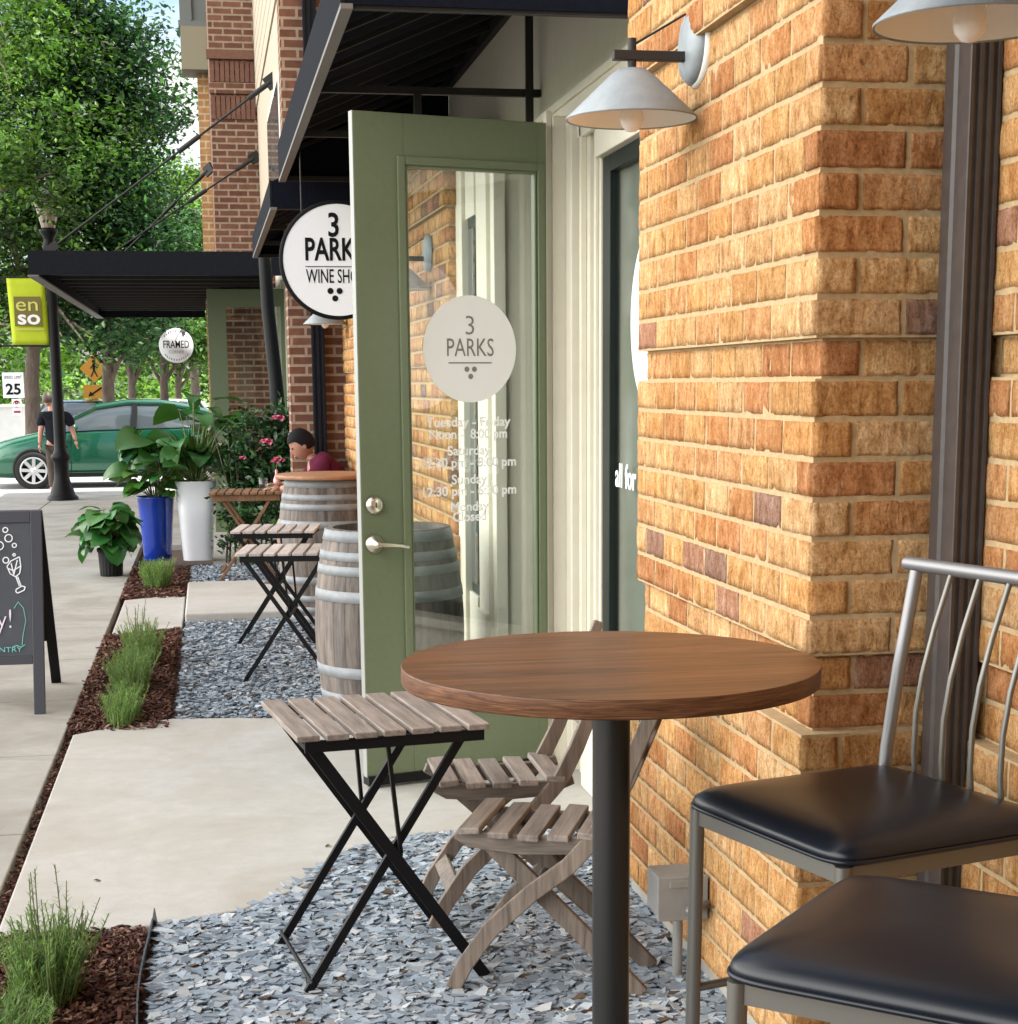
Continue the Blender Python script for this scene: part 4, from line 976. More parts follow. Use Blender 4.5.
# ------------------------------------------------------------------ planters and plants
def blade(mb,base,dirv,length,width,droop,col,cup=.15,nu=6,heart=.0,roll=0):
    """one broad leaf: a folded, drooping blade"""
    d=Vector(dirv).normalized();s=d.cross(Vector((0,0,1)))
    if s.length<1e-3:s=Vector((1,0,0))
    s.normalize();s=(Matrix.Rotation(roll,3,d)@s);u=s.cross(d)
    V=[];F=[];p=Vector(base);wv=random.uniform(0,6)
    for i in range(nu+1):
        t=i/nu;ang=-droop*t;dd_=d*math.cos(ang)+u*math.sin(ang);uu=u*math.cos(ang)-d*math.sin(ang)
        if i:p=p+dd_*(length/nu)
        w_=width*.5*max(.02,(math.sin(math.pi*min(1,(t*.92+.08+heart*(1-t)*.3)))**.75))*(1 if t<.98 else .1)
        for q in(-1,-.5,0,.5,1):
            z=cup*abs(q)*w_*1.3+ .07*w_*math.sin(9*t+wv+q*2)
            V.append(p+s*w_*q+uu*z)
    for i in range(nu):
        for q in range(4):F.append((i*5+q,i*5+q+1,(i+1)*5+q+1,(i+1)*5+q))
    mb.add(V,F,smooth=True,col=col)
def leafplant(root,base,n,Ln,Wd,H_,spread,col,droop=1.0,name='foliage',stems=True,heart=0,zmin=0,up_bias=.3,seed=0):
    random.seed(seed+11);mb=MB();ms=MB()
    for i in range(n):
        a=random.uniform(0,2*math.pi);k=random.uniform(.15,1)
        h=zmin+(H_-zmin)*random.uniform(.1,1)*(1-.35*k);rr=spread*k
        P=Vector(base)+Vector((rr*math.cos(a),rr*math.sin(a),h));B=Vector(base)+Vector((.04*math.cos(a),.04*math.sin(a),0))
        if stems: ms.tube([B,B*.5+P*.5+Vector((0,0,h*.18)),P],[.006,.005,.003],6)
        d=Vector((math.cos(a),math.sin(a),random.uniform(-.2,up_bias+.3)));l=random.uniform(*Ln)
        c=jit(col,.3);c=(c[0]*random.uniform(.7,1.4),c[1],c[2])
        blade(mb,P,d,l,l*random.uniform(*Wd),droop*random.uniform(.6,1.3),c,roll=random.uniform(-.7,.7),heart=heart)
    f=mb.build(name,M['bigleaf'],root)
    if stems: ms.build('stem',M['stem'],root)
pw=thing('potted_plant','tall white planter with large lobed leaves and a white bloom','potted plant',(-.135,15.55,0))
def squarepot(mb,cx_,cy_,wt,wb,h,z0=.0,t=.02):
    def ring_(w_,z): 
        P=[]
        for i in range(32):
            a=2*math.pi*(i+.5)/32;ca,sa=math.cos(a),math.sin(a);P.append((cx_+math.copysign(abs(ca)**.55,ca)*w_/2,cy_+math.copysign(abs(sa)**.55,sa)*w_/2,z))
        return P
    L_=[(wb,z0),(wb+(wt-wb)*.5,z0+h*.5),(wt,z0+h),(wt-2*t,z0+h),(wt-2*t,z0+h-.05)]
    V=[]
    for w_,z in L_:V+=ring_(w_,z)
    n=32;mb.add(V,[(i*n+j,i*n+(j+1)%n,(i+1)*n+(j+1)%n,(i+1)*n+j) for i in range(len(L_)-1) for j in range(n)],smooth=True);mb.add(ring_(wt-2*t,z0+h-.05),[tuple(range(n))],m=1)
mb=MB();squarepot(mb,-.135,15.6,.375,.27,.72);mb.build('planter',[M['whitepot'],M['soil']],pw)
leafplant(pw,(-.135,15.6,.70),46,(.20,.38),(.6,.85),1.0,.42,(.028,.10,.020),1.2,heart=.6,seed=3,up_bias=.4)
mb=MB();mb.col=(.12,.17,.05)
random.seed(5)
for i in range(26):
    a=random.uniform(0,6.28);l=random.uniform(.4,.75);blade(mb,(-.135,15.6,.70),(math.cos(a)*.45,math.sin(a)*.45,1),l,.045,.7,jit((.07,.14,.035),.3),.3)
mb.build('grassy_blades',M['bigleaf'],pw)
mb=MB();mb.tube([(-.1,15.5,.7),(-.02,15.4,1.0),(.008,15.36,1.18)],[.006,.005,.005],8);mb.build('flower_stem',M['stem'],pw)
mb=MB();mb.lathe([(.012,-.06),(.035,-.02),(.048,.03),(.040,.06),(.01,.085)],(.008,15.36,1.24),16);mb.build('flower',M['flowerwhite'],pw)
pb=thing('potted_plant','cobalt blue glazed planter with round green leaves','potted plant',(-.50,15.6,0))
mb=MB();mb.lathe([(.001,.0),(.118,.0),(.125,.01),(.135,.15),(.155,.45),(.165,.56),(.172,.575),(.168,.585),(.150,.585),(.148,.54),(.001,.54)],(-.50,15.62,0),48);mb.build('planter',[M['bluepot']],pb)
mb=MB();mb.lathe([(.001,.545),(.147,.545)],(-.5,15.62,0),32);mb.build('soil',M['soil'],pb)
leafplant(pb,(-.50,15.62,.55),30,(.14,.25),(.9,1.15),.46,.28,(.06,.16,.028),.8,heart=1,seed=9)
leafplant(pb,(-.46,15.66,.75),16,(.22,.36),(.8,1.0),.50,.34,(.035,.12,.028),1.1,name='upper_foliage',heart=1,seed=12)
pk=thing('potted_plant','broad ribbed leaves in a black nursery pot on the sidewalk','potted plant',(-.85,14.4,0))
mb=MB();n=40
prof=[(.088,0),(.092,.02),(.104,.20),(.112,.205),(.113,.235),(.106,.236),(.104,.21)]
V=[]
for r_,z in prof:
    for j in range(n):
        a=2*math.pi*j/n;q=r_+(.003 if j%2 and z<.2 else 0);V.append((-.85+q*math.cos(a),14.4+q*math.sin(a),z))
mb.add(V,[(i*n+j,i*n+(j+1)%n,(i+1)*n+(j+1)%n,(i+1)*n+j) for i in range(len(prof)-1) for j in range(n)]);mb.build('pot',M['blackpot'],pk)
mb=MB();mb.lathe([(.001,.205),(.105,.205)],(-.85,14.4,0),24);mb.build('soil',M['soil'],pk)
leafplant(pk,(-.85,14.4,.20),80,(.16,.27),(.62,.8),.45,.16,(.04,.15,.032),1.5,seed=21,up_bias=.5,zmin=.02)
# flowering shrub behind the folding table
fs=thing('rose_shrub','dark leafy shrub with pink blooms climbing beside the far green door','shrub',(.35,15.0,0))
def leafcloud(name,parent,n,blobs,size,cols,mt,droop=.3,base=(0,0,0),seed=1,clump=0,clr=.25,elong=1.6):
    g=np.random.default_rng(seed);W_=np.array([b[4]*b[3]*b[5] for b in blobs],float) if len(blobs[0])>5 else np.array([b[3]**2 for b in blobs],float)
    W_/=W_.sum();bi=g.choice(len(blobs),n,p=W_)
    B=np.array([b[:3] for b in blobs],float)[bi];Rr=np.array([(b[3],b[4],b[5]) if len(b)>5 else (b[3],)*3 for b in blobs],float)[bi]
    if clump:
        nc=max(6,n//clump);ci_b=g.choice(len(blobs),nc,p=W_)
        u=g.normal(size=(nc,3));u/=np.linalg.norm(u,axis=1)[:,None];rad=g.uniform(.3,1.05,nc)**.5
        BB=np.array([b[:3] for b in blobs],float)[ci_b];RB=np.array([(b[3],b[4],b[5]) if len(b)>5 else (b[3],)*3 for b in blobs],float)[ci_b]
        CC=BB+u*RB*rad[:,None];cs=clr*g.uniform(.5,1.3,nc);k=g.integers(0,nc,n)
        P=CC[k]+g.normal(size=(n,3))*cs[k][:,None]*np.array([1,1,.55]);tone=(g.uniform(.35,1.0,nc)+g.uniform(0,1,nc)**3*1.3)[k]
    else:
        u=g.normal(size=(n,3));u/=np.linalg.norm(u,axis=1)[:,None];P=B+u*Rr*(g.uniform(.3,1,n)**.6)[:,None];tone=np.ones(n)
    s=g.uniform(size[0],size[1],n)
    a=g.normal(size=(n,3));a[:,2]*=.5;a[:,2]-=droop;a/=np.linalg.norm(a,axis=1)[:,None]
    b=g.normal(size=(n,3));b[:,2]*=.4;b-=a*np.sum(a*b,1)[:,None];b/=np.linalg.norm(b,axis=1)[:,None]
    c=np.cross(a,b)
    h=(s*.5)[:,None]
    V=np.stack([P-a*h*elong*.6,P+b*h*.5+c*h*.12,P+a*h*elong*.6,P-b*h*.5+c*h*.12],1).reshape(-1,3)
    F=np.arange(4*n).reshape(-1,4);cols=np.array(cols);C=cols[g.integers(0,len(cols),n)]*g.uniform(.75,1.25,(n,1))*tone[:,None]
    return np_mesh(name,V,F,np.repeat(C,4,0),mt,parent,base)
DG=[(.022,.06,.020),(.03,.085,.026),(.018,.05,.018),(.045,.11,.03)]
leafcloud('foliage',fs,5200,[(.22,15.0,.40,.12,.2,.42),(.42,15.1,.55,.26,.25,.55),(.45,15.2,1.0,.30,.2,.42),(.70,15.1,1.1,.16,.15,.4),(.62,15.0,.5,.2,.2,.5)],(.05,.09),DG,M['bigleaf'],seed=4,clump=26,clr=.07)
mb=MB();random.seed(3)
for i in range(9):
    x=random.uniform(.1,.7);mb.tube([(x,15.1,-.02),(x+random.uniform(-.1,.1),15.1,.6),(x+random.uniform(-.15,.15),15.15,1.2)],[.012,.008,.004],6)
mb.build('stem',M['bark'],fs)
def bloom(name,parent,c,r_,mt):
    mb=MB();random.seed(int(c[0]*1000))
    for i in range(11):
        a=i*2.4;t=.35+.06*i;blade(mb,c,(math.cos(a)*t,math.sin(a)*t,1-.07*i),r_*(.7+.03*i),r_*.9,.9,(1,1,1),.4,4)
    mb.build(name,mt,parent)
for c in((.49,14.72,1.08),(.28,14.75,.95),(.60,14.8,1.28)): bloom('flower',fs,c,.075 if c[0]>.4 else .04,M['pink'])
# a little vase with pink flowers and a glass on the brown table
va=thing('bud_vase','pink flowers in a slim bottle on the brown folding table','vase',(.53,13.6,.735))
mb=MB();mb.lathe([(.001,0),(.026,.0),(.028,.01),(.028,.09),(.012,.13),(.011,.17)],(.525,13.6,.735),20);mb.build('bottle',mat('pink_glass',(.75,.35,.36),.1),va)
mb=MB();mb.tube([(.525,13.6,.9),(.53,13.6,.965)],.003,6);mb.build('stem',M['stem'],va)
for q in((.515,13.59,.965),(.56,13.6,.975),(.535,13.57,.985)): bloom('flower',va,q,.045,M['pink'])
mb=MB();mb.lathe([(.001,.004),(.034,.004),(.038,.10),(.036,.10),(.032,.008),(.001,.008)],(.42,13.66,.735),24);tag(mb.build('drinking_glass',glass_mat('tumbler',(.85,.88,.88),.12),base=(.42,13.66,.735)),'clear drinking glass on the brown folding table','glass')
mb=MB();mb.tube([(.645,15.3,-.02),(.655,15.3,.75),(.61,15.3,1.6),(.56,15.3,2.25),(.545,15.3,2.70)],[.085,.075,.062,.058,.055],20)
tag(mb.build('canopy_post',M['blacksteel'],base=(.645,15.3,0)),'leaning black post under the far canopy beside the seated person','post')
# low green plants in the mulch
def herb(label,c,rx,ry,h,n,seed,tall=0,cols=((.15,.28,.07),(.22,.37,.10),(.11,.21,.06)),needles=44,nl=.022):
    random.seed(seed);r=thing('rosemary_plant',label,'herb plant',(c[0],c[1],-.02),group='feathery green herbs in the mulch')
    ms=MB();ml=MB()
    for i in range(n):
        a=random.uniform(0,6.28);k=math.sqrt(random.random());bx_,by_=c[0]+rx*k*math.cos(a),c[1]+ry*k*math.sin(a)
        isT=i<tall;hh=h*(random.uniform(.85,1.0) if isT else random.uniform(.35,.68));lean=.10 if isT else .30
        tx,ty=bx_+hh*random.uniform(-lean,lean)+(0 if isT else rx*.5*k*math.cos(a)),by_+hh*random.uniform(-lean,lean)
        P=[Vector((bx_,by_,-.02)),Vector((bx_*.6+tx*.4+random.uniform(-.01,.01),by_*.6+ty*.4,hh*.5)),Vector((tx,ty,hh))]
        ms.tube(P,[.0028,.002,.0012],5)
        col=random.choice(cols);col=jit(col,.2)
        if isT: col=(col[0]*.75,col[1]*.62,col[2]*.9)
        m_=int(needles*(1.1 if isT else 1))
        for j in range(m_):
            t=.12+.88*j/m_;p=P[0].lerp(P[1],t*2) if t<.5 else P[1].lerp(P[2],t*2-1)
            a2=random.uniform(0,6.28);d=Vector((math.cos(a2),math.sin(a2),random.uniform(.25,1.1))).normalized();l=nl*random.uniform(.7,1.5)*(1-.4*t);s_=d.cross(Vector((0,0,1))).normalized()*.0021
            e_=p+d*l;ml.add([p-s_,p+s_,e_+Vector((0,0,-l*.1))],[(0,1,2)],col=col)
    ms.build('stem',M['stem'],r);ml.build('foliage',M['leaf'],r);return r
herb('spiky rosemary plant nearest, at the corner of the first mulch bed',(-.47,4.30),.075,.12,.35,170,1,tall=6,nl=.030)
herb('bushy rosemary plant at the bottom left edge of view',(-.56,3.92),.10,.14,.21,150,2,nl=.032)
herb('feathery herb nearest the patio slab in the middle mulch bed',(-.455,8.1),.07,.28,.24,150,3,nl=.028,cols=((.17,.31,.09),(.24,.39,.12),(.13,.25,.07)))
herb('feathery herb in the centre of the middle mulch bed',(-.45,8.95),.08,.34,.30,170,4,nl=.03,cols=((.17,.31,.09),(.24,.39,.12),(.13,.25,.07)))
herb('feathery herb at the far end of the middle mulch bed',(-.43,9.85),.075,.36,.34,160,5,nl=.03,tall=8)
herb('lone feathery herb in the far mulch bed before the blue planter',(-.445,13.5),.10,.16,.34,130,6,nl=.04,cols=((.17,.31,.09),(.24,.39,.12)))

# ------------------------------------------------------------------ trees
def tree(label,base,ht,rt_,blobs,nl,size,cols,seed,lean=(0,0),name='street_tree',nb_=14,clr=.40,clump=90,fork=.0,tr='leaf'):
    random.seed(seed);r=thing(name,label,'tree',base,group='trees along the far street')
    mb=MB();bx_,by_,bz=base;top=Vector((bx_+lean[0],by_+lean[1],bz+ht))
    P=[Vector((bx_,by_,bz-.2)),Vector((bx_+lean[0]*.2,by_,bz+.4)),Vector((bx_+lean[0]*.5+random.uniform(-.05,.05),by_,bz+ht*.55)),top]
    mb.tube(P,[rt_*1.35,rt_,rt_*.86,rt_*.7],14);mb.build('trunk',M['bark'],r)
    mb=MB()
    for i in range(nb_):
        b=random.choice(blobs);rr=(b[3],b[4],b[5]) if len(b)>5 else (b[3],)*3
        u=Vector((random.gauss(0,1),random.gauss(0,1),random.gauss(0,.8))).normalized()
        e_=Vector(b[:3])+Vector((u.x*rr[0],u.y*rr[1],u.z*rr[2]))*.8
        s_=P[2].lerp(top,random.random());m_=s_.lerp(e_,.5)+Vector((random.uniform(-.3,.3),random.uniform(-.3,.3),random.uniform(0,.5)))
        mb.tube([s_,s_.lerp(m_,.5)+Vector((0,0,.15)),m_,e_],[rt_*.42,rt_*.3,rt_*.2,rt_*.06],8)
    mb.build('limb',M['bark'],r)
    leafcloud('crown',r,nl,blobs,size,cols,M[tr],seed=seed,clump=clump,clr=clr)
    return r
G1=[(.044,.10,.018),(.065,.13,.024),(.03,.072,.015)];G2=[(.075,.17,.03),(.11,.22,.04),(.055,.13,.03)];G3=[(.13,.24,.035),(.17,.29,.05),(.10,.20,.03)];G4=[(.026,.075,.028),(.038,.10,.036),(.02,.058,.024)]
tree('dark trunked shade tree at the left, behind the lamp post',(-4.0,40,0),3.2,.19,[(-5.0,40,5.4,2.6,2.4,2.6),(-3.6,39.6,7.3,2.3,2.2,2.2),(-2.9,40,4.4,1.7,1.7,1.3),(-5.4,39,3.4,1.6,1.6,.9),(-4,40,9.5,2,2,1.5),(-3.9,36.2,2.55,1.0,.5,.45),(-2.75,38.2,2.55,.5,.4,.3)],40000,(.11,.22),G1,31,lean=(.25,0))
tree('tall leafy tree in the middle, trunk forking behind the car roof',(-2.25,41,0),2.6,.17,[(-2.2,41,5.2,1.9,1.9,2.0),(-1.35,41,8.1,1.15,1.3,1.2),(-1.6,40.6,5.6,.9,1.2,1.1),(-2.9,41,8.6,1.6,1.7,1.8),(-1.9,40.5,2.9,1.8,1.5,.7),(-1.75,41,9.6,.8,.9,.8)],40000,(.11,.22),G4,32)
tree('bright yellow green tree rising beside the brick tower',(-.35,52,0),2.6,.16,[(-.5,52,4.2,1.5,1.6,1.3),(-.3,52,6.4,1.4,1.5,1.5),(-1.5,52,7.3,1.2,1.5,1.2),(-1.7,52,5.2,1.4,1.5,1.3),(.5,52,4.6,1.2,1.4,1.5)],24000,(.11,.22),G3,33)
tree('young tree with a pale forked trunk above the parked cars',(-1.12,46,0),2.4,.13,[(-1.2,46,3.0,1.1,1.2,.7),(-.5,46,3.0,.9,1,.6),(-1.6,46,3.3,1,1,.7),(.1,46,2.7,.7,.7,.8)],9000,(.12,.21),G2,34)
tree('slim tree between the two parked cars',(-2.35,55,0),2.6,.14,[(-2.3,55,3.8,1.4,1.4,1.0),(-3.2,55,4.2,1.3,1.3,1)],8000,(.13,.24),G2,35)
tree('slim dark tree at the right, just left of the brick pier',(-.9,56,0),2.6,.12,[(-.9,56,3.6,1.2,1.2,.9),(-.1,56,3.4,1.1,1.1,1.1)],8000,(.13,.24),G3,36)
nt_=tree('sunlit tree overhanging the sidewalk at the top left',(-6.6,26,-.14),4,.25,[(-4.9,27,7.2,1.7,1.6,1.2),(-3.5,27.5,6.9,.85,.9,.85),(-3.2,27.8,5.9,.6,.8,.6),(-5.5,26,6.2,1.6,1.6,1.4),(-3.1,27.5,7.9,.7,.9,.5),(-2.15,23.0,4.15,.42,.35,.36),(-2.6,23.2,4.45,.55,.4,.40),(-3.2,23.5,5.2,.7,.6,.5)],30000,(.06,.12),G2+G3[:1],37,nb_=9,clr=.24,clump=80)
mb=MB();random.seed(8)
for i in range(38):
    p=Vector((-2.75+random.uniform(-.12,.1),23.5,6.6+random.uniform(-.6,.4)));q=p+Vector((random.uniform(-.15,.35),0,-random.uniform(.3,.9)));mb.tube([p,(p+q)/2+Vector((random.uniform(-.08,.08),0,0)),q],[.008,.006,.002],5)
mb.tube([(-3.3,23.6,7.8),(-2.95,23.5,7.0),(-2.75,23.5,6.2),(-2.6,23.5,5.3)],[.03,.022,.015,.004],8)
mb.build('bare_twigs',mat('dry_twig',(.30,.25,.20),.9),nt_)
leafcloud('low_branch_leaves',nt_,1500,[(-2.0,23.5,4.08,.42,.3,.34),(-2.35,23.4,4.35,.4,.3,.3)],(.07,.13),G1,M['leaf'],seed=77,clump=60,clr=.16)
wd_=[]
for i in range(26):
    x=-46+i*3.6;wd_.append((x,random.uniform(95,120),random.uniform(2.5,5.5),random.uniform(3.5,5),4,random.uniform(3,6.0)))
o=leafcloud('distant_trees',None,42000,wd_,(.4,.8),G2+G3,M['leaf'],seed=50,clump=60,clr=.9,base=(0,100,0));stuff(o,'hazy mass of green trees closing the far end of the street','woods')
o=leafcloud('hedge',None,9000,[(-24+i*1.5,62,1.1,1.1,.8,1.0) for i in range(24)],(.15,.3),G3+G2,M['leaf'],seed=51,clump=30,clr=.3,base=(-10,62,0));tag(o,'low bright green hedge along the far parking lot','hedge')
# ------------------------------------------------------------------ white wall, signs, lamp post
ww=thing('boundary_wall','low white panelled wall across the road at the left','wall',(-7.5,50,0))
mb=MB();mb.box(-16,-4.25,50,50.25,-.2,1.02);mb.build('panel',M['whitewall'],ww)
mb=MB()
for i in range(14): mb.box(-16+i*.9,-16+i*.9+.14,49.95,49.999,-.1,1.02)
mb.box(-16.05,-4.22,49.93,50.3,1.02,1.09);mb.build('pilaster',M['whitewall'],ww)
def sgn(x,z,T): return (x,z)
sx_,sy_=-5.42,50
s25=thing('speed_limit_sign','white speed limit 25 sign on a thin pole at the left','sign',(sx_,sy_,-.28))
mb=MB();mb.tube([(sx_+.04,sy_+.04,-.28),(sx_+.04,sy_+.04,1.95)],.04,10);mb.build('pole',M['frame_steel'],s25)
mb=MB();mb.box(sx_-.29,sx_+.29,sy_-.01,sy_,1.27,1.98);mb.build('sign_plate',M['white'],s25,bevel=.003)
text('lettering','25',M['black'],s25,(sx_,sy_-.02,1.50),(1,0,0),(0,0,1),.42,.42,bold=.012)
text('lettering','SPEED LIMIT',M['black'],s25,(sx_,sy_-.02,1.84),(1,0,0),(0,0,1),.14,.5)
mb=MB();mb.box(sx_-.07,sx_+.20,sy_-.01,sy_,.78,1.24);mb.build('parking_plate',M['white'],s25)
text('parking_symbol','P',M['black'],s25,(sx_+.065,sy_-.02,1.10),(1,0,0),(0,0,1),.2,.10,bold=.006)
mb=MB();qx,qz=sx_+.065,1.10
for i in range(20):
    a=2*math.pi*i/20;b=2*math.pi*(i+1)/20;mb.bar((qx+.09*math.cos(a),sy_-.025,qz+.09*math.sin(a)),(qx+.09*math.cos(b),sy_-.025,qz+.09*math.sin(b)),.022,.003,up=(0,1,0))
mb.bar((qx-.06,sy_-.026,qz+.06),(qx+.06,sy_-.026,qz-.06),.022,.003,up=(0,1,0));mb.box(qx-.09,qx+.09,sy_-.028,sy_-.022,.85,.90);mb.build('no_parking_mark',M['tail'],s25)
yx,yy0=-3.29,52
ys_=thing('crossing_sign','amber diamond pedestrian crossing sign with an arrow plate below','sign',(yx,yy0,-.28))
mb=MB();mb.tube([(yx,yy0+.04,-.28),(yx,yy0+.04,2.45)],.04,10);mb.build('pole',M['frame_steel'],ys_)
mb=MB();mb.poly([(yx,yy0,2.52),(yx-.42,yy0,2.10),(yx,yy0,1.68),(yx+.42,yy0,2.10)],(0,.01,0));mb.poly([(yx-.34,yy0,1.22),(yx+.34,yy0,1.22),(yx+.34,yy0,1.62),(yx-.34,yy0,1.62)],(0,.01,0));mb.build('sign_plate',M['signyellow'],ys_)
mb=MB();f=yy0-.008
mb.sphere((yx,f,2.31),(.05,.004,.05),12,8);mb.bar((yx,f,2.25),(yx,f,2.06),.08,.003,up=(0,1,0));mb.bar((yx,f,2.06),(yx-.09,f,1.86),.035,.003,up=(0,1,0));mb.bar((yx,f,2.06),(yx+.09,f,1.86),.035,.003,up=(0,1,0));mb.bar((yx,f,2.22),(yx-.11,f,2.10),.03,.003,up=(0,1,0));mb.bar((yx,f,2.22),(yx+.10,f,2.11),.03,.003,up=(0,1,0))
mb.bar((yx+.2,f,1.54),(yx-.1,f,1.34),.05,.003,up=(0,1,0));mb.poly([(yx-.2,f,1.28),(yx-.03,f,1.31),(yx-.14,f,1.43)],(0,-.003,0));mb.build('pictogram',M['black'],ys_)
lp=thing('street_lamp','black cast iron lamp post on the corner with a lime banner arm','street lamp',(-2.058,24.4,0))
mb=MB();mb.lathe([(.215,0),(.215,.035),(.19,.06),(.175,.075),(.16,.13),(.125,.23),(.105,.32),(.10,.52),(.115,.55),(.135,.58),(.135,.62),(.105,.65),(.085,.70),(.078,.9),(.074,2.0),(.070,3.40),(.085,3.43),(.10,3.48),(.075,3.52),(.07,3.58),(.12,3.66),(.13,3.70),(.05,3.72)],(-2.058,24.4,0),24);mb.build('pole',M['blacksteel'],lp)
mb=MB();mb.lathe([(.09,3.72),(.18,4.08),(.185,4.12)],(-2.058,24.4,0),12,smooth=False);mb.build('lantern',mat('frosted_lantern',(.30,.24,.20),.4),lp)
mb=MB();mb.lathe([(.21,4.12),(.20,4.16),(.12,4.26),(.03,4.31),(.02,4.38),(.001,4.4)],(-2.058,24.4,0),24);mb.build('lantern_cap',M['plasticgrey'],lp)
mb=MB()
for z in(3.055,2.135): mb.tube([(-2.1,24.4,z),(-2.78,24.4,z)],.014,10);mb.sphere((-2.79,24.4,z),.028,12,8)
mb.build('banner_arm',M['frame_steel'],lp)
bn=thing('banner','lime green banner reading enso on the lamp post','banner',(-2.4,24.4,3.05))
mb=MB();V=[];F=[]
for i in range(9):
    for j in range(13):
        u=i/8;v=j/12;x=-2.655+.505*u+(1-v)*.035;z=3.05-.90*(1-v);V.append((x,24.39-.02*math.sin(u*3.1)*math.sin(v*3.1),z))
for i in range(8):
    for j in range(12):F.append((i*13+j,(i+1)*13+j,(i+1)*13+j+1,i*13+j+1))
mb.add(V,F,smooth=True);b_=mb.build('fabric',M['lime'],bn)
sm=b_.modifiers.new('thickness','SOLIDIFY');sm.thickness=.004
mb=MB();mb.box(-2.57,-2.21,24.355,24.362,2.40,2.80);mb.build('logo_square',M['olive'],bn)
text('lettering','en',M['limetext'],bn,(-2.395,24.35,2.69),(1,0,0),(0,0,1),.27,.29);text('lettering','so',M['whitetext'],bn,(-2.38,24.35,2.51),(1,0,0),(0,0,1),.27,.30,bold=.006)
mb=MB()
for i in range(14): mb.box(-2.56+i*.027,-2.56+i*.027+.018,24.355,24.36,2.345,2.368)
mb.build('small_print',M['limetext'],bn)

